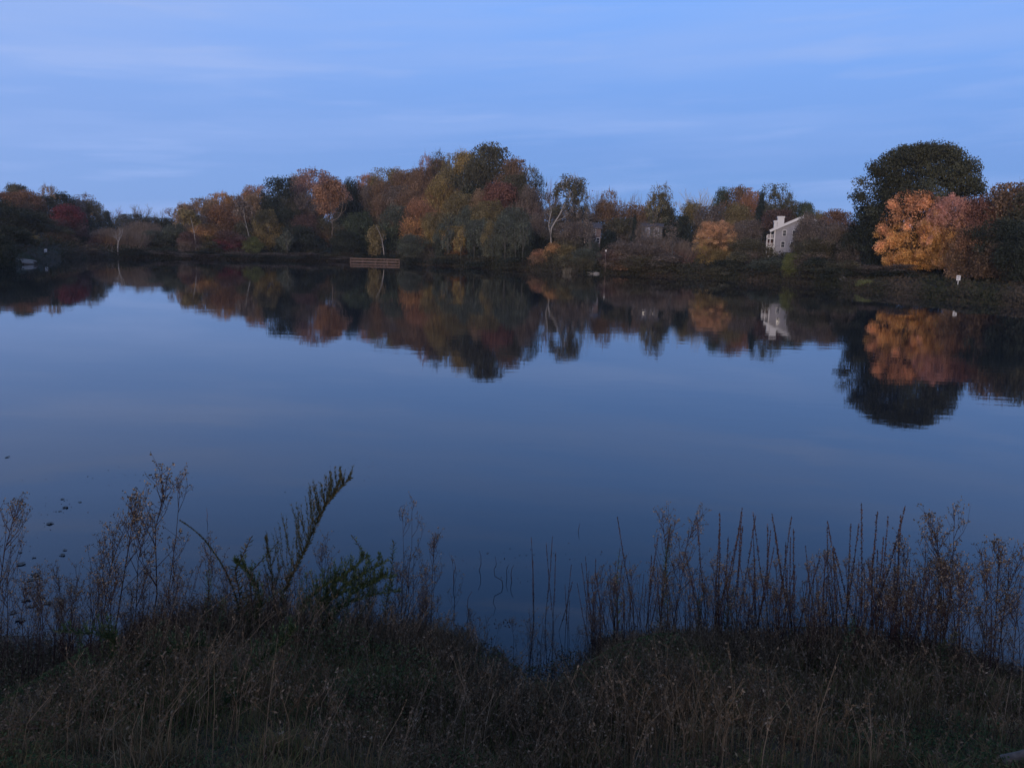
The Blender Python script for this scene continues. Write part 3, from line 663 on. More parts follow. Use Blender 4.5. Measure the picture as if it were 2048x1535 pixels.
limb_tree('dead white leafless tree standing alone at the water on the left', 'dead_tree', sd_(236, 5),
          [([(236, 509), (235.5, 496), (236.5, 484), (239, 478)], 3.4, 1.8), ([(236.5, 484), (233, 477), (231.5, 471)], 1.6, .7), ([(239, 478), (243, 472), (245, 465)], 1.4, .5),
           ([(239, 478), (238, 470), (240, 462)], 1.2, .5), ([(233, 477), (229, 474)], .8, .4), ([(235, 507), (225, 503), (214, 500)], 1.2, .6)], [], twig=4, seed=3)
limb_tree('golden olive birch with a curved white trunk directly behind the dock', 'birch_tree', sd_(755, 3),
          [([(769, 517), (767, 497), (764, 480), (759, 465), (752, 452)], 2.6, 1.0), ([(764, 480), (769, 468)], 1, .5), ([(767, 497), (762, 488)], .8, .4)],
          [(752, 470, 17, 22, 2600, 'yolive'), (748, 496, 15, 18, 1700, 'yolive')], seed=4)
limb_tree('big sycamore with crooked white limbs and a thin crown leaning right', 'sycamore_tree', sd_(1140, 60),
          [([(1104, 500), (1101, 470), (1103, 456), (1110, 444), (1120, 428), (1127, 412), (1138, 397), (1140, 388), (1135, 372), (1132, 358)], 5.2, 1.5),
           ([(1101, 470), (1097, 450), (1101, 430), (1103, 422)], 3, 2), ([(1140, 392), (1144, 400), (1140, 410)], 1.8, .8), ([(1140, 388), (1150, 376), (1160, 366)], 2.2, .8),
           ([(1110, 444), (1128, 435), (1135, 430)], 1.8, 1.2), ([(1138, 397), (1128, 380), (1122, 368)], 1.6, .7), ([(1150, 376), (1153, 362)], 1.2, .5), ([(1132, 372), (1140, 360)], 1, .5)],
          [(1132, 368, 20, 17, 700, 'olive'), (1158, 374, 20, 18, 800, 'brown'), (1146, 386, 22, 14, 600, 'olive'), (1118, 384, 14, 18, 420, 'gbrown'), (1150, 402, 16, 9, 300, 'gg'), (1112, 420, 16, 18, 300, 'gbrown')], twig=14, seed=5, depth=2)
limb_tree('orange tree whose pale forked trunk shows full length in the middle of the left wood', 'autumn_tree', sd_(664, 26),
          [([(663, 505), (664, 480), (665, 455), (664, 442)], 3.6, 2.6), ([(664, 442), (676, 436), (683, 424), (686, 408), (684, 392)], 2.4, .9), ([(664, 442), (655, 437), (648, 428), (642, 412)], 2, .8),
           ([(664, 442), (663, 425), (660, 405), (655, 388)], 1.6, .6), ([(676, 436), (690, 420), (694, 408)], 1.1, .5)],
          [(648, 392, 24, 22, 3600, 'dull'), (676, 388, 17, 26, 2400, 'pink'), (660, 375, 22, 14, 2000, 'brick'), (650, 418, 18, 12, 900, 'dull')], bark=pmat('tan_bark', (.17, .13, .10), .9, .1, (4, (.13, .1, .08))), twig=5, seed=6)
M_GTRUNK = pmat('grey_bark', (.10, .092, .08), .9, .1, (4, (.055, .05, .045)))
limb_tree('tan tree with a pale leaning trunk at the left end of the rising wood', 'autumn_tree', sd_(390, 12), [([(393, 508), (391, 485), (388, 465), (384, 446), (380, 430)], 2.2, 1.0), ([(388, 465), (396, 452)], 1, .5)],
          [(376, 430, 18, 14, 1600, 'yolive'), (388, 440, 12, 10, 700, 'tan')], bark=M_PALE, seed=7)
limb_tree('thin pale trunk slanting left over the bright yellow green bush', 'autumn_tree', sd_(500, 17), [([(505, 508), (500, 480), (494, 456), (489, 435), (487, 415)], 1.8, .8), ([(494, 456), (486, 446)], .8, .4)],
          [(487, 420, 18, 20, 1500, 'gbrown')], bark=M_PALE, seed=8)
for i, (x, yt, yc, wc, col, lab) in enumerate([
    (896, 455, 478, 15, 'gg', 'slim grey green tree with a pale stem just left of the low golden orange tree'),
    (922, 462, 480, 14, 'yellow', 'slim golden tree with a pale stem at the foot of the hill'),
    (948, 450, 476, 15, 'gg', 'slim grey green tree with a pale stem right of the golden ones'),
    (966, 446, 472, 14, 'gg', 'slim pale stemmed tree, fourth from the right end of its row'),
    (986, 458, 480, 14, 'olive', 'slim olive tree with a pale stem in the row below the hill'),
    (1010, 436, 465, 17, 'gg', 'tallest pale stemmed tree of the row below the hill'),
    (1030, 450, 476, 14, 'gg', 'slim pale stemmed tree, second from the right end of its row'),
    (1047, 438, 468, 16, 'gg', 'slim pale stemmed tree at the right end of its row'),
    (815, 470, 488, 14, 'gg', 'slim grey green tree with a forked pale stem just right of the dock'),
    (574, 462, 480, 12, 'gg', 'slim grey green tree with a thin pale stem right of the golden olive tree'),
    (1178, 400, 460, 16, 'gbrown', 'bare drab tree with a tall straight pale stem left of the narrow pinkish house'),
    (1311, 430, 470, 18, 'gbrown', 'thin drab tree with a straight grey stem in front of the hidden white house'),
    (1345, 440, 475, 16, 'gbrown', 'thin drab tree with a grey stem left of the bright orange tree')]):
    yb = hor(x) + F_PX * CAM_Z / sd_(x, 4) - 2; l = ((i * 37) % 7 - 3) * .8
    limb_tree(lab, 'slim_tree', sd_(x, 5 + i % 3), [([(x + l, yb), (x + l * .6, (yb + yc) / 2), (x, yc), (x - l * .5, yt + 4)], 1.7, .6), ([(x + l * .6, (yb + yc) / 2), (x + 5, yc), (x + 8, yc - 9)], 1, .4), ([(x + l * .4, (yb + yc) / 2 - 5), (x - 6, yc - 3)], .9, .4)],
              [(x, yc - 2, wc, (yc - yt) * 1.1, 900, col), (x - 3, yc + 12, wc * .8, 14, 500, col)] if col != 'gbrown' else [(x, yc - 8, wc, (yc - yt) * 1.0, 420, col)], bark=M_GTRUNK, twig=4, seed=30 + i)
limb_tree('grey trunk leaning steeply right beside the narrow evergreen', 'leaning_tree', sd_(1270, 30), [([(1262, 500), (1268, 482), (1276, 466), (1284, 452), (1290, 442)], 2.2, .8), ([(1254, 500), (1258, 475), (1262, 455)], 1.4, .6)], [], bark=M_GTRUNK, twig=10, seed=60)
limb_tree('pale broken trunk showing among the grey brown trees beside the great oak', 'broken_tree', sd_(1670, 44), [([(1678, 500), (1674, 484), (1670, 472), (1664, 456)], 2.0, 1.2)], [], bark=M_PALE, twig=3, seed=61)
# ------------------------------------------------------------------ houses, dock, signs
def box(bm_, x0, x1, y0, y1, z0, z1):
    n = len(bm_[0]); bm_[0] += [(x0, y0, z0), (x1, y0, z0), (x1, y1, z0), (x0, y1, z0), (x0, y0, z1), (x1, y0, z1), (x1, y1, z1), (x0, y1, z1)]
    bm_[1] += [tuple(i + n for i in f) for f in ((0, 3, 2, 1), (4, 5, 6, 7), (0, 1, 5, 4), (1, 2, 6, 5), (2, 3, 7, 6), (3, 0, 4, 7))]
def beam(bm_, a, b, w, h):
    """box beam from a to b"""
    a = Vector(a); b = Vector(b); d = (b - a).normalized(); s = d.cross(Vector((0, 0, 1)));
    s = (s.normalized() if s.length > 1e-4 else Vector((1, 0, 0))) * w / 2; u = s.cross(d).normalized() * h / 2; n = len(bm_[0])
    for p in (a, b): bm_[0].extend([tuple(p - s - u), tuple(p + s - u), tuple(p + s + u), tuple(p - s + u)])
    bm_[1] += [tuple(i + n for i in f) for f in ((0, 3, 2, 1), (4, 5, 6, 7), (0, 1, 5, 4), (1, 2, 6, 5), (2, 3, 7, 6), (3, 0, 4, 7))]
def build(name, bm_, mat, parent=None):
    me = bpy.data.meshes.new(name); me.from_pydata(bm_[0], [], bm_[1]); me.materials.append(mat); me.update(); return link(name, me, parent)
def NB(): return [[], []]
M_SIDING = pmat('white_siding', (.25, .235, .25), .7, .2, (1.2, (.19, .18, .19)))
_t = M_SIDING.node_tree; _w = nd(_t, 'ShaderNodeTexWave', bands_direction='Z'); _w.inputs['Scale'].default_value = 2.6; _tc = nd(_t, 'ShaderNodeTexCoord')
_t.links.new(_tc.outputs['Object'], _w.inputs['Vector']); _b = nd(_t, 'ShaderNodeBump'); _b.inputs['Strength'].default_value = .5; _b.inputs['Distance'].default_value = .03
_t.links.new(_w.outputs['Fac'], _b.inputs['Height']); _t.links.new(_b.outputs[0], _t.nodes['Principled BSDF'].inputs['Normal'])
M_TRIM = pmat('white_trim', (.46, .44, .43), .6, .3); M_ROOF = pmat('roof_shingle', (.09, .08, .085), .9, .1, (3, (.06, .055, .06)))
M_GLASS = pmat('window_glass', (.02, .022, .03), .08, .5); M_REDWALL = pmat('red_brown_wall', (.16, .08, .065), .9, .1, (2, (.1, .055, .05)))
M_PINK = pmat('pinkish_siding', (.17, .125, .115), .85, .1, (2, (.12, .085, .08)))
def window(parent, x, z, w_, h, y):
    f = NB()
    for (a, b, c, e) in ((x - w_ / 2 - .1, x - w_ / 2, z, z + h), (x + w_ / 2, x + w_ / 2 + .1, z, z + h), (x - w_ / 2 - .1, x + w_ / 2 + .1, z - .1, z), (x - w_ / 2 - .1, x + w_ / 2 + .1, z + h, z + h + .12), (x - w_ / 2, x + w_ / 2, z + h / 2 - .03, z + h / 2 + .03)):
        box(f, a, b, y - .07, y + .05, c, e)
    fr = build('window', f, M_TRIM, parent); g = NB(); box(g, x - w_ / 2, x + w_ / 2, y - .02, y + .04, z, z + h); build('pane', g, M_GLASS, fr)
def main_house():
    d = sd_(1560, 72); m = d / F_PX; p = P(1545, 512, d); root = empty('white_house', (p.x, p.y, p.z), rz=-az_of(1560) + math.radians(4))
    tag(root, 'white sided three storey house with a sloping roof and chimneys above the trees', 'house')
    E = 50 * m; A = 75 * m; W = 53 * m; X1 = 2 * W - .5          # eave, apex, half width
    dep = 11.0
    V = [(0, 0, -3), (X1, 0, -3), (X1, 0, E), (W, 0, A - .2), (0, 0, E), (0, dep, -3), (X1, dep, -3), (X1, dep, E), (W, dep, A - .2), (0, dep, E)]
    Fc = [(0, 1, 2, 3, 4), (9, 8, 7, 6, 5), (5, 0, 4, 9), (1, 6, 7, 2)]
    build('wall', (V, Fc), M_SIDING, root)
    r = NB(); sl_ = (A - E) / W
    for sx in (0, 1):
        x0 = -8 * m if sx == 0 else X1 + 8 * m; z0 = E - 8 * m * sl_
        n = len(r[0]); pts = [(x0, -.55, z0), (W, -.55, A), (W, dep + .5, A), (x0, dep + .5, z0)]
        r[0].extend([(a, b, c + .02) for a, b, c in pts] + [(a, b, c + .24) for a, b, c in pts])
        r[1].extend([tuple(i + n for i in f) for f in ((0, 3, 2, 1), (4, 5, 6, 7), (0, 1, 5, 4), (1, 2, 6, 5), (2, 3, 7, 6), (3, 0, 4, 7))])
    roof = build('roof', r, M_ROOF, root)
    t = NB(); beam(t, (-8.4 * m, -.62, E - 8.4 * m * sl_ + .05), (W + .1, -.62, A + .1), .1, .62); beam(t, (W - .1, -.62, A + .1), (X1 + 8.4 * m, -.62, E - 8.4 * m * sl_ + .05), .1, .62)
    build('fascia', t, M_TRIM, roof)
    for (x0, x1, zt) in ((5, 17, 74), (-1, 4.5, 66)):
        c = NB(); box(c, x0 * m, x1 * m, 1.0, 3.0, E - .5, zt * m); box(c, x0 * m - .12, x1 * m + .12, .88, 3.12, zt * m - .35, zt * m + .06)
        build('chimney', c, M_TRIM, roof)
    tb = NB(); box(tb, 0, .3, -.05, .02, -3, E - .2); build('corner_board', tb, M_TRIM, root)
    window(root, 18.5 * m, 38 * m, .75, 1.35, 0); window(root, 17 * m, 17 * m, .8, 1.35, 0); window(root, 34 * m, 17 * m, .8, 1.35, 0); window(root, 36 * m, 38 * m, .75, 1.35, 0)
    # stacked balconies on the left side under the overhang
    dk = NB(); x0 = -12.5 * m
    for zf in (-.2, 15.5 * m, 31.5 * m): box(dk, x0, -.03, .3, 3.2, zf, zf + .28)
    build('balcony', dk, M_TRIM, root)
    po = NB()
    for xx, yy in ((x0, .3), (-7 * m, .28), (x0, 3.0)): box(po, xx, xx + .22, yy, yy + .22, -3, E - 1.2 + (0.3 if xx > x0 + .1 else -.3))
    build('post', po, M_TRIM, root)
    rl = NB()
    for zf in (15.5 * m, 31.5 * m):
        for k in range(1): box(rl, x0, -.03, .34, .40, zf + 1.05, zf + 1.15)
        for k in range(12): xx = x0 + .1 + k * (-x0 - .2) / 12; box(rl, xx, xx + .05, .35, .39, zf + .28, zf + 1.05)
    build('railing', rl, M_TRIM, root)
    rw = NB(); box(rw, x0 + .4, -.03, 3.3, 3.5, -3, E - 1.5); build('side_wall', rw, M_REDWALL, root)
main_house()
def small_house(px, yb, off, wpx, hpx, rise, wallmat, label, wins, yaw):
    d = sd_(px, off); m = d / F_PX; p = P(px, yb, d); root = empty('house', (p.x, p.y, p.z), rz=-az_of(px) + yaw); tag(root, label, 'house')
    W = wpx * m / 2; H = hpx * m; dep = 8; A = H + rise * m
    V = [(-W, 0, -4), (W, 0, -4), (W, 0, H), (-W, 0, H), (-W, dep, -4), (W, dep, -4), (W, dep, H), (-W, dep, H), (-W, dep / 2, A), (W, dep / 2, A)]
    Fc = [(0, 1, 2, 3), (5, 4, 7, 6), (4, 0, 3, 8, 7), (1, 5, 6, 9, 2)]
    build('wall', (V, Fc), wallmat, root)
    r = NB(); sl_ = (A - H) / (dep / 2)
    for s in (0, 1):
        y0 = -.5 if s == 0 else dep + .5; z0 = H - .5 * sl_; pts = [(-W - .4, y0, z0), (W + .4, y0, z0), (W + .4, dep / 2, A), (-W - .4, dep / 2, A)]; n = len(r[0])
        r[0].extend([(a, b, c + .03) for a, b, c in pts] + [(a, b, c + .25) for a, b, c in pts])
        r[1].extend([tuple(i + n for i in f) for f in ((0, 3, 2, 1), (4, 5, 6, 7), (0, 1, 5, 4), (1, 2, 6, 5), (2, 3, 7, 6), (3, 0, 4, 7))])
    build('roof', r, M_ROOF, root)
    for (x, z, w_, h) in wins: window(root, x * m, z * m, w_, h, 0)
    return root, m, W, H
small_house(1191, 500, 58, 18, 42, 10, M_PINK, 'narrow pinkish house glimpsed between trees right of the sycamore', [(-4, 30, .8, 1.3), (4, 14, .8, 1.3), (-4, 12, .8, 1.3)], math.radians(10))
hr, hm, hW, hH = small_house(1302, 496, 58, 40, 41, 6, pmat('grey_siding', (.10, .098, .10), .85, .1), 'grey house with white bays half hidden by leafless trees left of the bright orange tree', [], 0)
for xx in (-8.5, 8.5):
    b_ = NB(); box(b_, (xx - 5) * hm, (xx + 5) * hm, -.9, -.02, 10 * hm, 39.5 * hm); bay = build('bay', b_, M_SIDING, hr); g = NB(); box(g, (xx - 2) * hm, (xx + 2) * hm, -.95, -.91, 28 * hm, 35 * hm); build('pane', g, M_GLASS, bay)

def dock():
    d = F_PX * CAM_Z / 32.3; m = d / F_PX; root = empty('dock', tuple(P(750, hor(750) + F_PX * CAM_Z / d, d)), rz=-az_of(750)); root.location.z = 0; root.scale.z = .84
    tag(root, 'red brown wooden fishing dock with railings standing over the water', 'dock')
    wood = pmat('red_wood', (.19, .122, .095), .85, .1, (2, (.12, .078, .06))); Lh = 47.5 * m; Wd = 3.0
    b_ = NB(); n = 60
    for k in range(n): x = -Lh + 2 * Lh * k / n; box(b_, x, x + 2 * Lh / n - .012, -Wd / 2, Wd / 2, .42, .47)
    box(b_, -Lh, Lh, -Wd / 2, -Wd / 2 + .06, .26, .415); box(b_, -Lh, Lh, Wd / 2 - .06, Wd / 2, .18, .415); build('deck', b_, wood, root)
    for x in np.linspace(-Lh + .1, Lh - .1, 5):
        for y in (-Wd / 2 + .12, Wd / 2 - .12):
            p_ = NB(); box(p_, x - .07, x + .07, y - .045, y + .075, -2, 1.6); build('post', p_, wood, root)
    for y, tag_ in ((-Wd / 2 + .1, 0), (Wd / 2 - .1, 1)):
        r = NB(); box(r, -Lh, Lh, y - .08, y + .06, 1.52, 1.60); box(r, -Lh, Lh, y - .06, y - .02, 1.36, 1.48); box(r, -Lh, Lh, y - .06, y - .02, .58, .66)
        for k in range(36): x = -Lh + .05 + k * (2 * Lh - .1) / 36; box(r, x, x + .05, y - .1, y - .065, .5, 1.5)
        build('railing', r, wood, root)
    r = NB()
    for x in (-Lh + .02, Lh - .1):
        for k in range(16): y = -Wd / 2 + .1 + k * (Wd - .2) / 16; box(r, x, x + .05, y, y + .05, .5, 1.5)
        box(r, x - .02, x + .09, -Wd / 2 + .1, Wd / 2 - .1, 1.61, 1.66)
    build('railing', r, wood, root)
    g = NB(); box(g, -Lh + 2, -Lh + 4, Wd / 2, 34 * K, .36, .44); build('walkway', g, wood, root)
dock()
def sign(px, off, h, w_, hh, label, cat='sign', marks=True, pm=None):
    d = sd_(px, off); p = P(px, 500, d); z = gz(p.x, p.y); root = empty('sign', (p.x, p.y, z), rz=-az_of(px)); tag(root, label, cat)
    b_ = NB(); box(b_, -.05, .05, -.05, .05, -.3, h); build('post', b_, M_TRIM if pm is None else pm, root)
    b_ = NB(); box(b_, -w_ / 2, w_ / 2, -.12, -.052, h - hh, h); pn = build('panel', b_, M_TRIM, root)
    if marks:
        b_ = NB(); box(b_, -.14, .14, -.128, -.122, h - hh * .38, h - hh * .26); box(b_, -.12, .02, -.128, -.122, h - hh * .72, h - hh * .6); build('marking', b_, pmat('dark_print', (.05, .05, .05), .6, .2), pn)
sign(1923, 40, 1.4, .55, .75, 'small white square sign with dark marks on the grass right of the orange maple')
sign(91, 22, 1.25, .55, .8, 'small white post sign on the gravel shore left of the dark red tree', marks=False, pm=M_BARK)
def birdhouse():
    d = sd_(1212, 3); p = P(1212, 500, d); root = empty('birdhouse_pole', (p.x, p.y, 0), rz=-az_of(1212)); tag(root, 'white birdhouse on a pinkish pole at the edge of the water', 'birdhouse')
    z = gz(p.x, p.y); h = P(1212, 503, d).z; m_ = pmat('pinkish_paint', (.16, .11, .10), .7, .2); T = Tubes(); T.add([np.array((0, 0, -.6)), np.array((0, 0, h))], .07, .05, 8); build_p = link('pole', T.mesh('pole', m_), root)
    b_ = NB(); box(b_, -.17, .17, -.16, .16, h, h + .32); hs = build('birdhouse', b_, M_TRIM, root)
    V = [(-.22, -.2, h + .322), (.22, -.2, h + .322), (.22, .2, h + .322), (-.22, .2, h + .322), (0, -.2, h + .47), (0, .2, h + .47)]; build('roof', (V, [(0, 3, 2, 1), (0, 1, 4), (2, 3, 5), (1, 2, 5, 4), (3, 0, 4, 5)]), M_TRIM, hs)
birdhouse()
def rock(px, off, s, label, mat):
    d = sd_(px, off); p = P(px, 500, d); r = np.random.default_rng(int(px)); import bmesh
    bm = bmesh.new(); bmesh.ops.create_icosphere(bm, subdivisions=3, radius=1)
    for v in bm.verts:
        n = 1 + .18 * math.sin(v.co.x * 3.1 + px) + .14 * math.sin(v.co.y * 4.3 + v.co.z * 3) + r.normal() * .03; v.co = Vector((v.co.x * s[0] * n, v.co.y * s[1] * n, v.co.z * s[2] * n))
    me = bpy.data.meshes.new('rock'); bm.to_mesh(me); bm.free(); me.materials.append(mat); o = link('rock', me); o.location = (p.x, p.y, max(gz(p.x, p.y), 0)); o.rotation_euler.z = -az_of(px); tag(o, label, 'rock')
M_ROCK = pmat('pale_rock', (.2, .18, .16), .9, .1, (2, (.2, .18, .16)))
rock(1186, 1, (1.4, .8, .45), 'low pale rock at the waterline left of the birdhouse pole', M_ROCK)
rock(1692, 16, (.9, .7, .5), 'small tan rock on the bank below the grey brown trees beside the oak', M_ROCK)
rock(45, 2, (2.4, 1.2, .5), 'low grey rock at the water on the left gravel shore', M_ROCK)

# ------------------------------------------------------------------ cover on the far bank: ground cover and woodland floor
def bank_cover():
    r = np.random.default_rng(5); n = 95000
    az = r.uniform(az_of(-250), az_of(2300), n); edge = r.uniform(0, 1, n) < .62
    t = np.where(edge, -0.6 + r.uniform(0, 1, n) ** 1.4 * 16, r.uniform(8, 95, n)); d = shore(az) + t * K
    keep = ~((az > az_of(28)) & (az < az_of(120)) & (t < 40) & (r.uniform(0, 1, n) < .8)); az = az[keep]; d = d[keep]; t = t[keep]; n = len(az)
    cl = .5 + .5 * np.sin(az * 110 + 1.3) * np.sin(az * 48) ; rb = az > az_of(1690)
    h = np.where(t < 16, r.uniform(0, 1, n) ** 1.3 * (1.1 + 1.6 * cl) * np.clip((t + 1.5) / 5, .25, 1), r.uniform(0, 1, n) * 2.2); h = np.where(rb, h * .3 * np.where(t < 16, 1, .35), h)
    X = d * np.sin(az); Y = d * np.cos(az); Z = np.maximum(ground_z(X, Y), -.05) + h
    C = np.stack([X, Y, Z], 1); k = r.normal(size=(n, 3)); k[:, 2] += .5; k[:, 1] -= .6
    cn = .5 + .5 * np.sin(az * 35 + 2) * np.sin(az * 85)
    rnd = np.clip(.55 * cn + .45 * r.uniform(0, 1, n), 0, 1)
    M = leafmat('bank_cover', per_object=False, cols=[(0, (.028, .032, .02)), (.3, (.045, .046, .026)), (.55, (.06, .05, .034)), (.8, (.08, .06, .045)), (1, (.12, .09, .06))])
    me = quads(C, k, r.uniform(.5, 1.3, n) * np.where(t < 16, .20, .34), .6, rnd, 'bank_undergrowth', M)
    tag(link('bank_undergrowth', me), 'tangled brown and olive undergrowth along the far water edge', 'undergrowth', kind='stuff')
bank_cover()
def reeds_clump(px, off, label, col, w_, h_, n, name='reed_clump'):
    d = sd_(px, off); p = P(px, 500, d); r = np.random.default_rng(int(px)); T = Tubes()
    for i in range(n):
        x, y = r.uniform(-w_, w_), r.uniform(-1, 1); hh = h_ * r.uniform(.6, 1); x *= (1 - .4 * abs(y)); T.add([np.array((x, y, -.1)), np.array((x + r.normal() * .1, y, hh * .6)), np.array((x + r.normal() * .3, y, hh))], .035, .01, 3)
    o = link(name, T.mesh(name, M_TWIG)); o.location = (p.x, p.y, max(0, gz(p.x, p.y))); o.rotation_euler.z = -az_of(px); o.color = (*C_[col], 1); o['low_color'] = list(C_[col]); tag(o, label, 'reeds')
C_['straw'] = (.11, .115, .05); C_['paletan'] = (.13, .11, .08)
reeds_clump(1735, 8, 'pale yellow green clump of reeds at the water below the great oak', 'straw', 1.3, 1.1, 260)
reeds_clump(1140, 1, 'pale tan clump of dry reeds at the water below the sycamore', 'paletan', 1.6, 1.3, 240)

# ------------------------------------------------------------------ near bank plants
FG = 2.6
def ground_px(px, d, py=None):
    r = ray(px, hor(px) if py is None else py); k = d / math.hypot(r.x, r.y); x, y = r.x * k, r.y * k; return Vector((x, y, max(gz(x, y), -.25)))
def fleafmat(name, cols, transl=.2):
    cols = [(p, tuple(v * FG for v in c)) for p, c in cols]
    return leafmat(name, per_object=False, cols=cols, transl=transl)
M_GRASS = fleafmat('dry_grass', [(0, (.018, .021, .008)), (.28, (.038, .039, .014)), (.5, (.056, .041, .019)), (.72, (.082, .047, .025)), (.9, (.088, .066, .038)), (1, (.15, .115, .07))])
M_DEAD = fleafmat('dead_stem', [(0, (.014, .011, .008)), (.4, (.036, .026, .017)), (.7, (.062, .045, .030)), (1, (.12, .088, .060))], 0)
M_SEED = fleafmat('seed_head', [(0, (.012, .008, .008)), (.5, (.030, .017, .015)), (1, (.064, .038, .032))], .1)
M_GREEN = fleafmat('weed_leaf', [(0, (.010, .015, .008)), (.5, (.024, .036, .016)), (.85, (.045, .056, .025)), (1, (.075, .065, .034))])
M_GOLD = fleafmat('goldenrod_leaf', [(0, (.012, .014, .007)), (.5, (.026, .026, .012)), (.85, (.045, .036, .018)), (1, (.08, .056, .032))])
M_YGREEN = fleafmat('young_leaf', [(0, (.02, .03, .012)), (1, (.06, .08, .03))])
_tx = [-300, 0, 150, 300, 400, 500, 600, 700, 850, 950, 1000, 1060, 1120, 1170, 1230, 1300, 1500, 1700, 1900, 2048, 2400]
_ty = [1310, 1300, 1250, 1195, 1185, 1180, 1195, 1235, 1270, 1295, 1340, 1395, 1390, 1350, 1310, 1285, 1255, 1225, 1230, 1262, 1270]
def room(x, y, z):
    """how tall the growth is at this spot of the bank"""
    d = np.hypot(x, y); px = 1004 + F_PX * x / (y * .988 + .73); dep = PITCH + np.arctan((np.interp(px, _tx, _ty) - 30 - .027 * (px - 1024) - 767.5) / F_PX)
    return np.clip(CAM_Z - z - d * np.tan(dep), .13, 3)
def grass_blades():
    r = np.random.default_rng(11); n = 110000
    y = r.uniform(4.9, 10.6, n); x = r.uniform(-1, 1, n) * (1.2 + y * .72); az = np.arctan2(x, y)
    clump = .5 + .5 * np.sin(x * 2.1 + 1.2 * np.sin(y * 1.7)) * np.sin(y * 1.9 + x * .7)
    fine = .5 + .5 * np.sin(x * 6.1 + y * 3) * np.sin(y * 7.3 - x * 2)
    keep = r.uniform(0, 1, n) < np.where(y > 9.2, .45 + .55 * clump, 1) * np.where((np.abs(x - .3) < .8) & (y > 8.4), .3, 1); x = x[keep]; y = y[keep]; clump = clump[keep]; fine = fine[keep]; n = len(x)
    tuft = np.clip(np.sin(x * 4.3 + 2 * np.sin(y * 2.9)) * np.sin(y * 5.1 + 1.5 * np.sin(x * 3.1)), 0, 1); h = r.uniform(.4, 1, n) * (.10 + .24 * tuft * (y < 8) + .20 * np.clip((y - 6) / 3, 0, 1) + .26 * clump * np.clip((y - 6.2) / 2.5, 0, 1)) * (.75 + .5 * fine); z = ground_z(x, y) - .02; h = np.minimum(h, room(x, y, z) * r.uniform(.7, 1.2, n))
    a = r.uniform(0, 6.283, n); lean = r.uniform(.1, .9, n) * h; w_ = r.uniform(.0018, .0042, n)
    B = np.stack([x, y, z], 1); D = np.stack([np.cos(a), np.sin(a), 0 * a], 1); Sd = np.stack([-np.sin(a), np.cos(a), 0 * a], 1); u = np.array([0, 0, 1.])
    M1 = B + D * (lean * .25)[:, None] + u * (h * .6)[:, None]; Tp = B + D * lean[:, None] + u * (h * r.uniform(.75, 1, n))[:, None]
    ws = w_[:, None]
    V = np.stack([B - Sd * ws, B + Sd * ws, M1 + Sd * ws * .8, M1 - Sd * ws * .8, Tp + Sd * ws * .2, Tp - Sd * ws * .2], 1).reshape(-1, 3)
    i = np.arange(n)[:, None] * 6; Fc = np.concatenate([i + np.array([0, 1, 2, 3]), i + np.array([3, 2, 4, 5])], 0)
    pc = .5 + .5 * np.sin(x * 1.3 + 2) * np.cos(y * 2.2 + x)
    rnd = np.clip(.12 + .38 * pc + .5 * r.uniform(0, 1, n) ** 1.6, 0, 1); o = link('bank_grass', mesh_np('bank_grass', V, Fc, 4, np.repeat(rnd, 6), M_GRASS))
    tag(o, 'dull brown and green grass covering the near bank', 'grass', kind='stuff')
grass_blades()
def low_leaves():
    r = np.random.default_rng(12); n = 150000
    y = r.uniform(4.9, 10.2, n); x = r.uniform(-1, 1, n) * (1.2 + y * .72)
    cl = .25 + np.sin(x * 1.1 + .5) * np.sin(y * 1.4 + x * .8 + 1) + .6 * np.sin(x * 3.7 + y) * np.sin(y * 3.1); k = cl > r.uniform(-.6, 1.0, n); x, y, cl = x[k], y[k], cl[k]; n = len(x)
    h = r.uniform(0, 1, n) ** .8 * (.12 + .38 * np.clip(cl, 0, 1.2) * np.clip((y - 4.8) / 2, .3, 1)); h = np.minimum(h, room(x, y, ground_z(x, y))); C = np.stack([x, y, ground_z(x, y) + h], 1)
    nn = r.normal(size=(n, 3)); nn[:, 2] += .7
    tone = .5 + .5 * np.sin(x * 2.3 - y * 1.1 + 4); rnd = np.clip(.45 * tone + .5 * r.uniform(0, 1, n) ** 1.5, 0, 1)
    M = fleafmat('low_leaf', [(0, (.010, .014, .008)), (.25, (.022, .034, .014)), (.5, (.036, .036, .016)), (.75, (.070, .036, .024)), (.92, (.085, .055, .033)), (1, (.2, .16, .09))])
    tag(link('low_weeds', quads(C, nn, r.uniform(.007, .021, n), .45, rnd, 'low_weeds', M)), 'low leafy weeds and fallen leaves among the near bank grass', 'weeds', kind='stuff')
low_leaves()
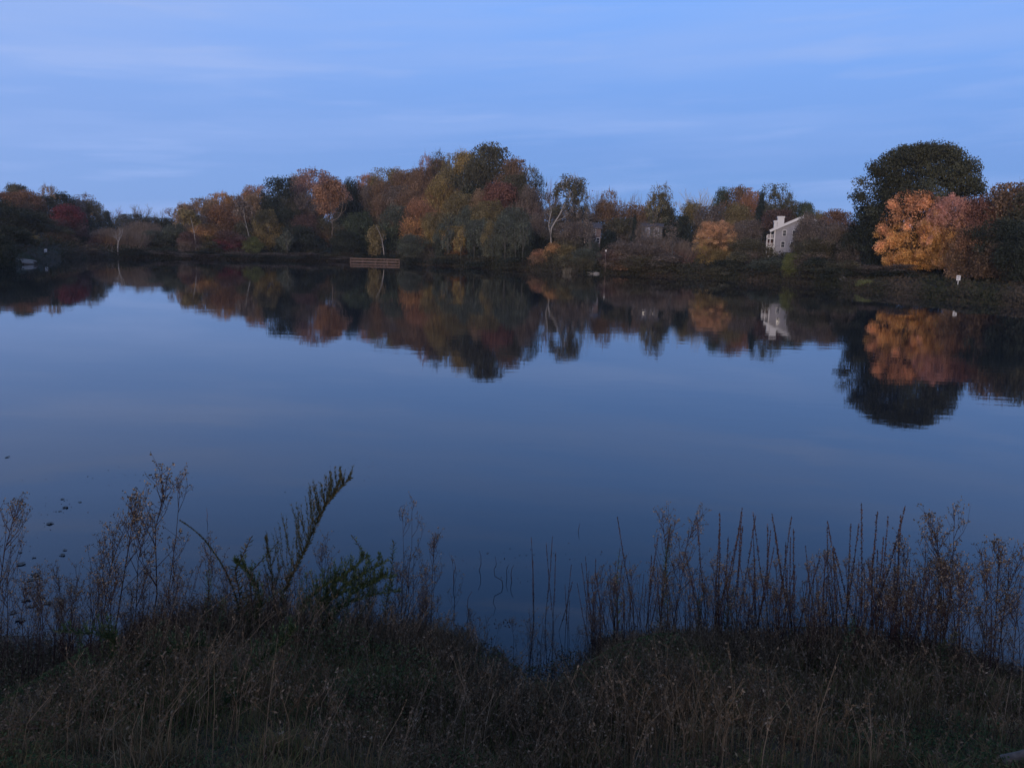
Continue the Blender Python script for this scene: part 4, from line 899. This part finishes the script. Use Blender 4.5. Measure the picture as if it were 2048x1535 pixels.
def dead_brush():
    r = np.random.default_rng(13); V = []; R = []; C = []; CR = []
    n = 18000; q_ = r.uniform(0, 1, n); y = np.where(q_ < .1, r.uniform(5.2, 7, n), np.where(q_ < .58, r.uniform(8.4, 10.5, n), r.uniform(6.5, 10.8, n))); x = r.uniform(-1, 1, n) * (1 + y * .70)
    dens = .5 + .5 * np.sin(x * 1.05 + .9) ; mid = (np.abs(x - .3) < .85) & (y > 8.2); lw = (x < -5.2) & (y > 9.8)
    k = r.uniform(0, 1, n) < np.where(mid, .26, .42 + .58 * dens) * np.where(lw, .5, 1); x = x[k]; y = y[k]
    def strip(a, b, w0, w1, rv):
        s = np.cross(b - a, np.array([.3, 1, .1])); s /= np.linalg.norm(s) + 1e-9; V.extend([a - s * w0, a + s * w0, b + s * w1, b - s * w1]); R.extend([rv] * 4)
    for xi, yi in zip(x, y):
        z = gz(xi, yi); rv = r.uniform(0, 1) * .8; rm_ = float(room(xi, yi, z)); hh = min(rm_ * r.choice([1, 1, 1.3]) * r.uniform(.55, 1.12), 1.25) if yi > 8.3 else min(r.uniform(.4, 1.0) * (.8 + .3 * math.sin(xi * 1.7 + yi)), rm_ * r.uniform(.6, 1.15)); az_ = r.uniform(0, 6.283); tl = r.uniform(.02, .3) * hh
        lean_w = .14 * hh if xi < 0 else 0
        a = np.array([xi, yi, z - .03]); b = a + np.array([math.cos(az_) * tl * .3 + lean_w * .4, math.sin(az_) * tl * .3, hh * .55]); c = a + np.array([math.cos(az_) * tl * 1.6 + lean_w, math.sin(az_) * tl * 1.6, hh * r.uniform(.8, 1)])
        strip(a, b, .0030, .0024, rv); strip(b, c, .0024, .0010, rv)
        for j in range(int(r.integers(3, 7))):
            t_ = r.uniform(.3, .98); p = (b + (c - b) * (t_ - .5) / .5) if t_ > .5 else a + (b - a) * t_ / .5; q = p + np.array([r.normal() * .05, r.normal() * .05, r.uniform(.03, .14)]); strip(p, q, .0016, .0008, rv)
            for _ in range(4): C.append(p + (q - p) * r.uniform(.3, 1.05) + r.normal(size=3) * .006); CR.append(rv * .6 + r.uniform(0, .4))
    me = mesh_np('dead_brush', np.array(V), np.arange(len(V)).reshape(-1, 4), 4, np.array(R), M_DEAD); o = tag(link('dead_brush', me), 'tangle of fine grey brown dead stems on the near bank', 'dead weeds', kind='stuff')
    C = np.array(C); sm_ = quads(C, r.normal(size=C.shape), r.uniform(.005, .017, len(C)), .5, np.array(CR), 'seed_fluff', M_DEAD); s_ = link('seed_fluff', sm_, o); s_['kind'] = 'stuff'
dead_brush()

# -- individual tall plants: unit height 1 m, root at origin
def spike_proto(seed, nst=1):
    r = np.random.default_rng(seed); T = Tubes(); C = []; CR = []
    for s in range(nst):
        ln = 1.0 if s == 0 else r.uniform(.7, .97); b = r.normal(size=2) * (.03 if s else 0); a0 = np.array([b[0], b[1], -.12]); x1 = r.normal() * .085; q = [a0, a0 + [x1 * .2, 0, .4 * ln], a0 + [x1 * .6 + r.normal() * .008, 0, .75 * ln], a0 + [x1, r.normal() * .01, ln + .12]]
        T.add(q, .0042, .0012, 4, rv=.2)
        for k in range(int(230 * ln)):
            t = r.uniform(.42, 1.0) if s == 0 else r.uniform(.5, 1.0); f = min(t * 3, 2.999); i = int(f); p = q[i] + (q[i + 1] - q[i]) * (f - i)
            C.append(p + r.normal(size=3) * np.array([.006, .006, .004]) * (1.35 - t)); CR.append(r.uniform(0, 1))
    return T.mesh('stem', M_SEED), quads(np.array(C), r.normal(size=(len(C), 3)) + [0, -.5, 0], .0062, .6, np.array(CR), 'seed_head', M_SEED)
def branchy_proto(seed, nb=14, fluff=True):
    r = np.random.default_rng(seed); T = Tubes(); C = []; CR = []; q = [np.array([0, 0, -.1]), np.array([.01, 0, .35]), np.array([r.normal() * .03, .0, .68]), np.array([r.normal() * .05, 0, 1.0])]; T.add(q, .0045, .0012, 4, rv=.2)
    def head(p, n, s):
        for _ in range(n): C.append(p + r.normal(size=3) * s); CR.append(r.uniform(0, 1))
    head(q[-1], 8, .010)
    for k in range(nb):
        t = r.uniform(.35, .95); f = t * 3; i = int(f); p = q[i] + (q[i + 1] - q[i]) * (f - i); a = r.uniform(0, 6.283); L_ = (1.08 - t) * r.uniform(.3, .62)
        v = np.array([math.cos(a) * .45, math.sin(a) * .45, .9]) * L_; m_ = p + v * .5 + np.array([math.cos(a), math.sin(a), 0]) * L_ * .08; T.add([p, m_, p + v], .0024, .0008, 3, rv=.3)
        for j in range(4):
            w = p + v * r.uniform(.35, 1); e = w + np.array([r.normal() * .03, r.normal() * .03, r.uniform(.02, .09)]); T.add([w, e], .0012, .0006, 3, rv=.3); head(e, 5, .007)
        head(p + v, 9, .010)
    for k in range(26): t = r.uniform(.08, .8); C.append(q[0] + (q[2] - q[0]) * t + r.normal(size=3) * .02); CR.append(r.uniform(.2, 1))
    return T.mesh('stem', M_SEED), quads(np.array(C), r.normal(size=(len(C), 3)), .0068, .6, np.array(CR), 'seed_head', M_DEAD)
def leafy_proto(seed, mat, n=150, ll=.045, top=1.0):
    r = np.random.default_rng(seed); T = Tubes(); q = [np.array([0, 0, -.1]), np.array([0, 0, .4]), np.array([r.normal() * .03, 0, .72]), np.array([r.normal() * .06, 0, 1.0])]; T.add(q, .006, .002, 4, rv=.3); V = []; R = []
    for k in range(n):
        t = (k + r.uniform(0, 1)) / n * .93 + .05; f = min(t * 3, 2.99); i = int(f); p = q[i] + (q[i + 1] - q[i]) * (f - i); a = k * 2.4 + r.normal() * .3; L_ = ll * (1.5 - t * .8) * r.uniform(.7, 1.3)
        d = np.array([math.cos(a), math.sin(a), r.uniform(.1, .7)]); e = p + d * L_; s = np.array([-math.sin(a), math.cos(a), 0]) * L_ * .14; m_ = p + d * L_ * .45
        V += [p, m_ + s, e, m_ - s]; R += [r.uniform(0, 1)] * 4
    return T.mesh('stem', M_SEED), mesh_np('leaves', np.array(V), np.arange(len(V)).reshape(-1, 4), 4, np.array(R), mat)
PL = {'spike': [spike_proto(201, 1), spike_proto(202, 2), spike_proto(203, 1), spike_proto(204, 3)], 'branchy': [branchy_proto(s) for s in (211, 212, 213, 214)],
      'thin': [branchy_proto(s, 5) for s in (221, 222, 223)], 'leafy': [leafy_proto(s, M_GREEN) for s in (231, 232)], 'gold': [leafy_proto(s, M_GOLD, 190, .06) for s in (241, 242)], 'young': [leafy_proto(251, M_YGREEN, 60, .05)]}
_pc = {}
_bake = {}
def bake_plant(px, py, d, kind, lean, wide, name):
    b = ground_px(px - lean, d, 1270); v = P(px, py, d) - b; h = v.length; i = _pc.get(kind, 0); _pc[kind] = i + 1; pr = PL[kind][i % len(PL[kind])]
    Mx = np.array(Vector((0, 0, 1)).rotation_difference(v).to_matrix()) @ np.diag([h * wide, h * wide, h])
    for me in pr:
        co = np.empty(len(me.vertices) * 3, np.float32); me.vertices.foreach_get('co', co); a = np.empty(len(me.vertices), np.float32); me.attributes['rnd'].data.foreach_get('value', a)
        li = np.empty(len(me.loops), np.int32); me.loops.foreach_get('vertex_index', li)
        _bake.setdefault((name, me.materials[0].name), []).append((co.reshape(-1, 3) @ Mx.T + np.array(b), a, li.reshape(-1, 4)))
def finish_bake(labels):
    par = {}
    for (name, mn), L_ in _bake.items():
        n = 0; V = []; A = []; Fc = []
        for v, a, l in L_: V.append(v); A.append(a); Fc.append(l + n); n += len(v)
        me = mesh_np(name, np.concatenate(V), np.concatenate(Fc), 4, np.concatenate(A), bpy.data.materials[mn]); o = link(name if name not in par else 'seed_heads', me, par.get(name))
        o['kind'] = 'stuff'
        if name not in par: par[name] = o; tag(o, labels[name])
def plant(px, py, d, kind, name, label, cat, group, lean=0.0, wide=1.0):
    """a plant rooted at distance d whose tip stands at pixel (px, py); lean = how far the root is left of the tip, in pixels"""
    b = ground_px(px - lean, d, 1270); t = P(px, py, d); v = t - b; h = v.length; i = _pc.get(kind, 0); _pc[kind] = i + 1; pr = PL[kind][i % len(PL[kind])]
    root = empty(name, b); q = Vector((0, 0, 1)).rotation_difference(v); root.rotation_mode = 'QUATERNION'
    from mathutils import Quaternion
    root.rotation_quaternion = q @ Quaternion((0, 0, 1), i * 1.9); root.scale = (h * wide, h * wide, h); tag(root, label, cat, group)
    for nm, me in zip(('stem', 'leaves' if kind in ('leafy', 'gold', 'young') else 'seed_head'), pr): link(nm, me, root)
    return root
ORD = ['first', 'second', 'third', 'fourth', 'fifth', 'sixth', 'seventh', 'eighth', 'ninth', 'tenth', 'eleventh', 'twelfth', 'thirteenth', 'fourteenth', 'fifteenth', 'sixteenth', 'seventeenth', 'eighteenth', 'nineteenth', 'twentieth']
SP = 'thin brown seed spikes standing along the water edge'
for i, (x, y, d, ln) in enumerate([(1280, 1034, 10.9, 8), (1303, 1062, 10.6, 12), (1411, 1030, 10.8, -6), (1428, 1040, 10.5, 6), (1446, 1010, 11.0, 14), (1459, 1016, 10.9, 20), (1470, 1026, 10.8, 8), (1481, 1041, 10.6, 12), 
     (1503, 1085, 10.2, -3), (1511, 1066, 10.9, -4), (1520, 1060, 10.7, 6), (1545, 1037, 10.8, 0), (1555, 1042, 10.6, 0), (1572, 1026, 11.0, -14), (1583, 1080, 10.4, -4), (1597, 1042, 10.8, 6)]):
    plant(x, y, d, 'spike', 'seed_spike', ORD[i] + ' thin spike from the left in the dense stand right of centre', 'seed spike', SP, ln, 1.0)
for i, (x, y, d, ln) in enumerate([(1641, 1100, 10.4, -4), (1655, 1104, 10.3, 3), (1678, 1056, 10.6, 6), (1696, 1029, 10.8, 8), (1703, 1036, 10.7, 2), (1725, 1080, 10.2, -4), (1733, 1000, 10.9, 6), (1741, 1006, 10.8, 8), (1748, 1056, 10.4, 4), (1757, 1037, 10.6, 6), (1777, 1024, 10.7, -6), (1791, 1074, 10.6, -6), (1809, 1120, 10.2, 4)]):
    plant(x, y, d, 'spike', 'seed_spike', ORD[i] + ' thin spike from the left in the loose stand beside the right weeds', 'seed spike', SP, ln, 1.0)
for i, (x, y, d, ln) in enumerate([(1067, 1080, 11.0, -2), (1091, 1074, 11.0, 2), (1118, 1095, 10.7, 8), (1130, 1136, 10.5, 0), (1142, 1168, 10.4, 4), (1180, 1145, 10.4, 8), (1197, 1106, 10.6, 10)]):
    plant(x, y, d, 'spike', 'seed_spike', ORD[i] + ' dark spike from the left among the sparse ones at the centre', 'seed spike', SP, ln, .85)
r_ = np.random.default_rng(77)
for i in range(150):
    x = r_.uniform(1180, 1900); y = r_.uniform(1110, 1230)
    bake_plant(x, y, r_.uniform(9.7, 10.7), 'spike' if i % 3 else 'thin', r_.normal() * 8, .9, 'water_edge_fringe')
for (x, y, d, ln, k, lab) in [
    (340, 937, 10.8, 48, 'branchy', 'tall branching dead weed reaching highest over the water on the left'),
    (372, 962, 10.8, 62, 'thin', 'thin leaning dead stem right of the tallest left weed'),
    (275, 985, 10.6, 60, 'branchy', 'leaning branching dead weed second from the tallest on the left'),
    (240, 1030, 10.5, 50, 'branchy', 'leaning grey weed just left of the second tallest left weed'),
    (207, 1075, 10.4, 40, 'branchy', 'lower leaning grey weed on the left over the water'),
    (300, 1010, 10.4, 50, 'branchy', 'bushy grey weed between the two tallest left weeds'),
    (160, 1120, 10.3, 24, 'thin', 'thin grey weed left of the leaning left weeds'),
    (12, 996, 10.8, 26, 'branchy', 'branching weed at the left picture edge'),
    (32, 1040, 10.6, 44, 'thin', 'thin curved weed just inside the left picture edge'),
    (15, 1130, 10.3, 4, 'branchy', 'low bushy weed at the left picture edge'),
    (355, 1090, 10.3, 22, 'thin', 'small leaning dead weed below the tallest left weed'),
    (416, 1075, 10.3, 16, 'branchy', 'dead weed between the tallest left weed and the green arching shoot'),
    (655, 1065, 10.4, 14, 'thin', 'dark dead weed with pods just right of the great goldenrod plume'),
    (641, 1085, 10.3, 4, 'branchy', 'dark drooping dead weed behind the great goldenrod plume'),
    (832, 1005, 10.9, 26, 'thin', 'thin tall forked stem right of the feathery green weeds'),
    (812, 1030, 10.8, 14, 'thin', 'thin tall stem left of the forked one'),
    (866, 1073, 10.6, 4, 'branchy', 'purplish seeded weed standing in the water left of centre'),
    (828, 1105, 10.4, 4, 'thin', 'thin dark weed left of the purplish seeded one'),
    (911, 1120, 10.6, 2, 'thin', 'small dark twig standing in the water right of the purplish weed'),
    (1337, 1018, 10.7, 20, 'branchy', 'large branching weed left of the dense brown spikes'),
    (1400, 1022, 10.8, 60, 'branchy', 'long leaning branching weed left of the dense brown spikes'),
    (1360, 1105, 10.3, 12, 'branchy', 'bushy weed below the long leaning one'),
    (1890, 1030, 10.7, -6, 'branchy', 'widest branching dead weed of the right side'),
    (1868, 1050, 10.7, -40, 'branchy', 'branching dead weed leaning left beside the widest one'),
    (1920, 1028, 10.6, 34, 'thin', 'thin forked stem above the widest right weed'),
    (1855, 1100, 10.4, -22, 'branchy', 'bushy dead weed below the one leaning left'),
    (1812, 1078, 10.5, -10, 'branchy', 'pale fuzzy weed right of the loose brown spikes'),
    (2002, 1075, 10.6, 6, 'branchy', 'dense branching weed near the right picture edge'),
    (2030, 1090, 10.6, 26, 'branchy', 'branching weed leaning right at the right picture edge'),
    (1968, 1096, 10.5, -8, 'branchy', 'branching weed left of the dense one near the right edge'),
    (1935, 1110, 10.3, 4, 'branchy', 'low fuzzy weed between the two biggest right weeds'),
    (1640, 1098, 10.4, -16, 'branchy', 'fan topped weed between the two stands of brown spikes'),
    (2040, 1160, 10.3, 4, 'branchy', 'low weed cut by the right picture edge')]:
    plant(x, y, d, k, 'tall_weed', lab, 'weed', 'dead weeds along the water edge', ln, 1.0 if k == 'branchy' else .8)
for i in range(430):
    x = r_.uniform(0, 2048); 
    if 880 < x < 1180: continue
    left = x < 900; y = r_.uniform(1120, 1290)
    bake_plant(x, y, r_.uniform(9.3, 10.3), 'branchy' if i % 2 else 'thin', r_.uniform(5, 40) if left else r_.normal() * 8, 1.0, 'water_edge_fringe')
for i in range(46):
    bake_plant(r_.uniform(880, 1200), r_.uniform(1215, 1370), r_.uniform(8.9, 10.3), 'thin' if i % 3 else 'branchy', r_.normal() * 10, .9, 'water_edge_fringe')
for (x, y, d, ln, k, w_, lab) in [
    (505, 1078, 9.9, 4, 'leafy', 1.2, 'upright dark green leafy weed left of the great goldenrod plume'),
    (480, 1072, 9.8, -6, 'gold', 1.0, 'upright brownish leafy weed beside the dark green one'),
    (418, 1140, 9.6, 8, 'leafy', 1.1, 'shorter green leafy weed below the arching green shoot'),
    (742, 1062, 10.3, 6, 'leafy', 1.0, 'light green leafy weed right of the feathery green fronds'),
    (782, 1078, 10.2, 16, 'leafy', 1.0, 'rightmost green leafy weed of the left half'),
    (1237, 1095, 10.3, 2, 'young', .9, 'small weed with a bright yellow green top left of the right hand spikes'),
    (1338, 1060, 10.5, 20, 'leafy', .9, 'green leaved weed inside the large branching one'),
    (1340, 1090, 10.3, 6, 'leafy', .8, 'green leaved weed low inside the large branching one'),
    (1455, 1170, 10.0, 2, 'gold', 1.0, 'yellow green weed under the dense brown spikes'),
    (1400, 1165, 10.0, 2, 'leafy', .9, 'grey green weed under the leaning branching weed')]:
    plant(x, y, d, k, 'leafy_weed', lab, 'weed', 'green weeds along the water edge', ln, w_)
def shoot(name, label, d, pts, leafL, n, mat, stem_w=.008, branches=0, blen=.3, side=0, seed=1, dd=0.0, cat='weed'):
    """a plant drawn along a picture curve at distance d: stem, leaves and ascending leafy branches"""
    r = np.random.default_rng(seed); b = ground_px(pts[0][0], d, pts[0][1]); root = empty(name, b); tag(root, label, cat, 'green weeds along the water edge'); T = Tubes(); V = []; R = []
    q = [np.zeros(3) - [0, 0, .05]] + [np.array(P(x, y, d + dd * i) - b) for i, (x, y) in enumerate(pts[1:], 1)]
    # smooth the curve
    tt = np.linspace(0, len(q) - 1, 40); Q = np.array(q); pp = []
    for t in tt:
        i = min(int(t), len(q) - 2); f = t - i; p0, p1, p2, p3 = Q[max(i - 1, 0)], Q[i], Q[i + 1], Q[min(i + 2, len(q) - 1)]
        pp.append(.5 * ((2 * p1) + (-p0 + p2) * f + (2 * p0 - 5 * p1 + 4 * p2 - p3) * f * f + (-p0 + 3 * p1 - 3 * p2 + p3) * f ** 3))
    pp = np.array(pp); T.add(list(pp), stem_w, stem_w * .25, 5, rv=.4)
    def leaves(A, L0, L1, n_, up=.5):
        m = len(A)
        for k in range(n_):
            t = r.uniform(.02, 1) * (m - 1.001); i = int(t); p = A[i] + (A[i + 1] - A[i]) * (t - i); ax = A[i + 1] - A[i]; ax /= np.linalg.norm(ax) + 1e-9
            v = r.normal(size=3); v -= ax * v.dot(ax); v /= np.linalg.norm(v); d_ = v * .8 + ax * .75 + np.array([0, 0, up * .3]); L_ = (L0 + (L1 - L0) * t / m) * r.uniform(.6, 1.3); e = p + d_ * L_; s = np.cross(d_, ax); s = s / (np.linalg.norm(s) + 1e-9) * L_ * .15
            mm = p + d_ * L_ * .5; V.extend([p, mm + s, e, mm - s]); R.extend([r.uniform(0, 1)] * 4)
    leaves(pp[10:] if branches else pp[4:], leafL, leafL * .6, n)
    for k in range(branches):
        t = (k + .5) / branches * .72 + .24; i = int(t * 39); p = pp[i]; ax = pp[min(i + 1, 39)] - pp[i - 1]; ax /= np.linalg.norm(ax)
        sd = (1 if k % 3 == 0 else -1) if side == 0 else side; o_ = np.array([sd * r.uniform(.15, .5), r.normal() * .35, 1.0]) + ax * .25; o_ /= np.linalg.norm(o_); L_ = blen * (1 - .75 * max(0, t - .35) / .61) * r.uniform(.75, 1.15)
        A = [p, p + o_ * L_ * .35 + np.array([sd * .03 * L_, 0, 0]), p + o_ * L_ * .7, p + o_ * L_ + np.array([0, 0, .04])]; T.add(A, .0034, .0012, 3, rv=.5); leaves(np.array(A), leafL * .60, leafL * .45, 80 if mat is M_GOLD else 34)
    link('stem', T.mesh('stem', mat), root); link('leaves', mesh_np('leaves', np.array(V), np.arange(len(V)).reshape(-1, 4), 4, np.array(R), mat), root)
shoot('goldenrod', 'great leaning goldenrod plume rising over the water left of centre', 9.6, [(508, 1420), (545, 1230), (580, 1160), (612, 1095), (640, 1030), (668, 990), (701, 956)], 0.055, 520, M_GOLD, .009, 52, .66, 0, seed=301)
shoot('goldenrod', 'smaller upright goldenrod branch left of the great leaning plume', 9.7, [(540, 1420), (548, 1260), (546, 1180), (540, 1120), (531, 1075)], .045, 260, M_GOLD, .006, 10, .4, 0, seed=302)
shoot('leafy_shoot', 'thick green shoot arching up to the left over the water', 9.9, [(490, 1400), (478, 1220), (455, 1150), (425, 1100), (395, 1065), (360, 1040)], .028, 900, M_GOLD, .010, 0, seed=303)
for i, (pts, lab) in enumerate([
    ([(590, 1400), (620, 1250), (680, 1180), (730, 1145), (775, 1120)], 'feathery green frond reaching farthest right beside the great goldenrod'),
    ([(585, 1400), (610, 1260), (660, 1200), (720, 1170), (790, 1150)], 'lowest feathery green frond beside the great goldenrod'),
    ([(600, 1400), (625, 1240), (665, 1170), (700, 1140), (735, 1110)], 'steeper feathery green frond beside the great goldenrod'),
    ([(560, 1400), (590, 1250), (625, 1190), (670, 1160), (700, 1168)], 'short feathery green frond at the foot of the great goldenrod'),
    ([(620, 1400), (650, 1250), (700, 1190), (745, 1165), (770, 1150)], 'middle feathery green frond beside the great goldenrod'),
    ([(480, 1400), (500, 1260), (520, 1200), (500, 1150), (470, 1120)], 'feathery green frond bending left below the arching shoot'),
    ([(610, 1400), (640, 1260), (690, 1210), (740, 1190), (800, 1180)], 'flat feathery green frond pointing right over the dead grass'),
    ([(150, 1500), (190, 1380), (230, 1300), (210, 1270), (110, 1262)], 'dark green frond bending left low on the near bank'),
    ([(600, 1500), (650, 1420), (740, 1390), (840, 1385), (930, 1400)], 'long green frond arching right low in the centre of the near bank'),
    ([(640, 1520), (690, 1440), (780, 1400), (860, 1392), (900, 1396)], 'second green frond arching right low in the centre of the near bank'),
    ([(350, 1530), (420, 1440), (500, 1340), (560, 1290), (590, 1255)], 'pale leaning leafy stem low on the left half of the near bank'),
    ([(230, 1480), (260, 1380), (300, 1320), (370, 1290), (420, 1290)], 'dark green frond bending right low on the left of the near bank')]):
    shoot('feathery_weed', lab, 9.4 if i < 7 else (8.3 if i < 8 or i == 11 else 7.3), pts, .065, 380, M_GREEN, .005, 18, .30, 0, seed=320 + i)
for i, (x, y, d, s, mat) in enumerate([(560, 1180, 9.5, 1, 'leafy'), (640, 1175, 9.4, 1, 'leafy'), (690, 1190, 9.3, 1, 'leafy'), (590, 1200, 9.2, 1, 'leafy'), (720, 1205, 9.3, 1, 'gold'), (440, 1190, 9.3, 1, 'leafy'), (520, 1170, 9.4, 1, 'leafy'), (660, 1215, 9.0, 1, 'leafy'), (610, 1160, 9.6, 1, 'leafy'),
     (150, 1255, 8.9, 1, 'leafy'), (230, 1250, 8.9, 1, 'gold'), (1240, 1310, 8.8, 1, 'leafy'), (1190, 1330, 8.6, 1, 'gold'), (1500, 1270, 9.0, 1, 'gold'), (1700, 1230, 9.2, 1, 'leafy'), (1900, 1260, 9.0, 1, 'gold'), (300, 1235, 9.1, 1, 'leafy'), (1010, 1345, 8.6, 1, 'leafy')]):
    bake_plant(x, y, d, mat, r_.normal() * 12, 1.5, 'low_green_weeds')
finish_bake({'water_edge_fringe': 'fringe of short dead stems and seed heads along the water edge', 'low_green_weeds': 'low leafy green weeds half sunk in the dead grass'})

# -- on and in the water
M_FLOAT = pmat('wet_leaf', (.028, .022, .012), .5, .3, (20, (.014, .014, .010)))
def disc(rad, seed):
    r = np.random.default_rng(seed); n = 14; V = [(0, 0, .006)]; 
    for k in range(n): a = 6.283 * k / n; q = rad * (1 + .15 * r.normal()) * (.35 if k == 0 else 1); V.append((q * math.cos(a), q * math.sin(a), .004 + abs(r.normal()) * rad * .12))
    me = bpy.data.meshes.new('floating_leaf'); me.from_pydata(V, [], [(0, 1 + k, 1 + (k + 1) % n) for k in range(n)]); me.materials.append(M_FLOAT); return me
DM = [disc(.05, s) for s in range(4)]
for i, (x, y, s) in enumerate(sorted([(43, 1128, 1), (70, 1150, 1), (61, 1160, .8), (100, 1047, .9), (125, 1110, .8), (130, 1100, .5), (68, 1115, .5), (40, 1105, .5), (52, 1200, 1), (62, 1212, 1), (95, 1205, .9), (85, 1195, .7), (15, 914, .6), (125, 998, .5), (131, 1015, .7), (160, 1004, .4), (120, 1022, .4), (40, 1240, 1.2), (25, 1225, 1)], key=lambda v: v[1])):
    q = ray(x, y); k = -CAM_Z / q.z; o = link('floating_leaf', DM[i % 4]); o.location = (q.x * k, q.y * k, .004); o.rotation_euler.z = i * 1.3; ss = s * math.hypot(q.x * k, q.y * k) / 11.5; o.scale = (ss, ss, ss)
    tag(o, ORD[i] + ' dark leaf from the top among those floating at the far left', 'leaf', 'dark leaves floating at the left')
def floaters():
    r = np.random.default_rng(21); C = []; 
    for (cx, cy, sx, sy, n) in [(120, 1010, 60, 25, 26), (700, 935, 90, 30, 20), (620, 980, 60, 20, 12), (980, 1120, 90, 30, 26), (1040, 1150, 60, 40, 20), (240, 960, 120, 30, 20), (60, 1080, 50, 60, 26), (760, 920, 90, 12, 12), (1000, 1245, 40, 10, 30), (1150, 1110, 60, 20, 12)]:
        for _ in range(n):
            q = ray(cx + r.normal() * sx * .6, cy + r.normal() * sy * .6); k = -CAM_Z / q.z; C.append((q.x * k, q.y * k, .006))
    C = np.array(C); me = quads(C, np.array([[0, 0, 1.]]) + r.normal(size=C.shape) * .25, r.uniform(.006, .022, len(C)), .5, r.uniform(0, .6, len(C)), 'floating_debris', M_SEED); tag(link('floating_debris', me), 'specks of leaves and seeds floating on the water', 'debris', kind='stuff')
floaters()
def bent_twig(pts, d, label, seed=0):
    q0 = ray(pts[0][0], pts[0][1]); k = -CAM_Z / q0.z; dd = math.hypot(q0.x * k, q0.y * k); b = Vector((q0.x * k, q0.y * k, 0)); T = Tubes(); Q = [np.array(P(x, y, dd) - b) for x, y in pts]; Q[0][2] -= .1; T.add(Q, .006, .0025, 5)
    o = link('bent_twig', T.mesh('bent_twig', M_SEED)); o.location = b; tag(o, label, 'twig')
for i, (pts, lab) in enumerate([([(955, 1140), (962, 1128), (962, 1112), (958, 1100)], 'thin curved twig sticking out of the water left of centre'),
    ([(1008, 1172), (1004, 1160), (990, 1152), (988, 1138), (993, 1128), (990, 1112)], 'crooked forked twig sticking out of the water at the centre'),
    ([(1025, 1162), (1022, 1148), (1024, 1136), (1028, 1130)], 'short thick dark stub with a dead leaf standing in the water at the centre'),
    ([(1015, 1155), (1013, 1140), (1017, 1128)], 'short straight twig beside the thick dark stub'),
    ([(908, 1168), (907, 1150), (911, 1135), (909, 1122)], 'slim dark twig standing in the water between the seeded weed and centre'),
    ([(803, 1026), (799, 1020), (801, 1013), (810, 1009)], 'tiny hooked twig standing in the water left of the forked stems'),
    ([(1155, 1062), (1158, 1054), (1160, 1046)], 'tiny dark twig far out in the open water right of centre'),
    ([(412, 1040), (415, 1030), (413, 1016)], 'tiny dark sprig in the open water right of the tallest left weed'),
    ([(940, 1228), (935, 1212), (936, 1196), (944, 1182)], 'dark drooping stem at the edge of the dead grass left of centre')]):
    bent_twig(pts, 0, lab, i)
M_STICK = pmat('bleached_wood', (.15, .12, .10), .85, .1, (30, (.09, .07, .06)))
def stick(p0, p1, d, w_, label):
    q = [P(p0[0], p0[1], d), P((p0[0] + p1[0]) / 2, (p0[1] + p1[1]) / 2 + 2, d + .03), P(p1[0], p1[1], d + .05)]
    z = max(gz(v.x, v.y) for v in q); T = Tubes(); b = q[0]; T.add([np.array(v - b) for v in q], w_, w_ * .6, 7); o = link('stick', T.mesh('stick', M_STICK)); o.location = b; tag(o, label, 'stick')
stick((1053, 1487), (1072, 1507), 6.85, .014, 'short pale stick lying in the dark grass at the bottom centre')
stick((1440, 1492), (1560, 1436), 7.2, .008, 'long thin grey stick slanting through the grass bottom right of centre')
stick((1500, 1510), (1550, 1500), 6.6, .012, 'short pale stick at the bottom right of centre')
stick((995, 1508), (1012, 1490), 6.75, .009, 'small brownish stick left of the short pale one at the bottom centre')
stick((2005, 1520), (2075, 1497), 6.45, .04, 'pale bleached log at the bottom right corner')
# ------------------------------------------------------------------ dusk haze over the lake
def haze():
    V = [(x, y, z) for z in (-4.2, 46) for x, y in ((-900, -60), (900, -60), (900, 1100), (-900, 1100))]
    me = bpy.data.meshes.new('haze'); me.from_pydata(V, [], [(0, 3, 2, 1), (4, 5, 6, 7), (0, 1, 5, 4), (1, 2, 6, 5), (2, 3, 7, 6), (3, 0, 4, 7)])
    m = bpy.data.materials.new('haze'); m.use_nodes = True; t = m.node_tree
    for n in list(t.nodes): t.nodes.remove(n)
    o = nd(t, 'ShaderNodeOutputMaterial'); v = nd(t, 'ShaderNodeVolumePrincipled'); v.inputs['Color'].default_value = (.85, .88, .95, 1); v.inputs['Density'].default_value = HAZE; t.links.new(v.outputs[0], o.inputs['Volume'])
    me.materials.append(m); tag(link('haze', me), 'thin dusk haze over the lake', kind='stuff')
HAZE = 0.00009
if HAZE: haze()
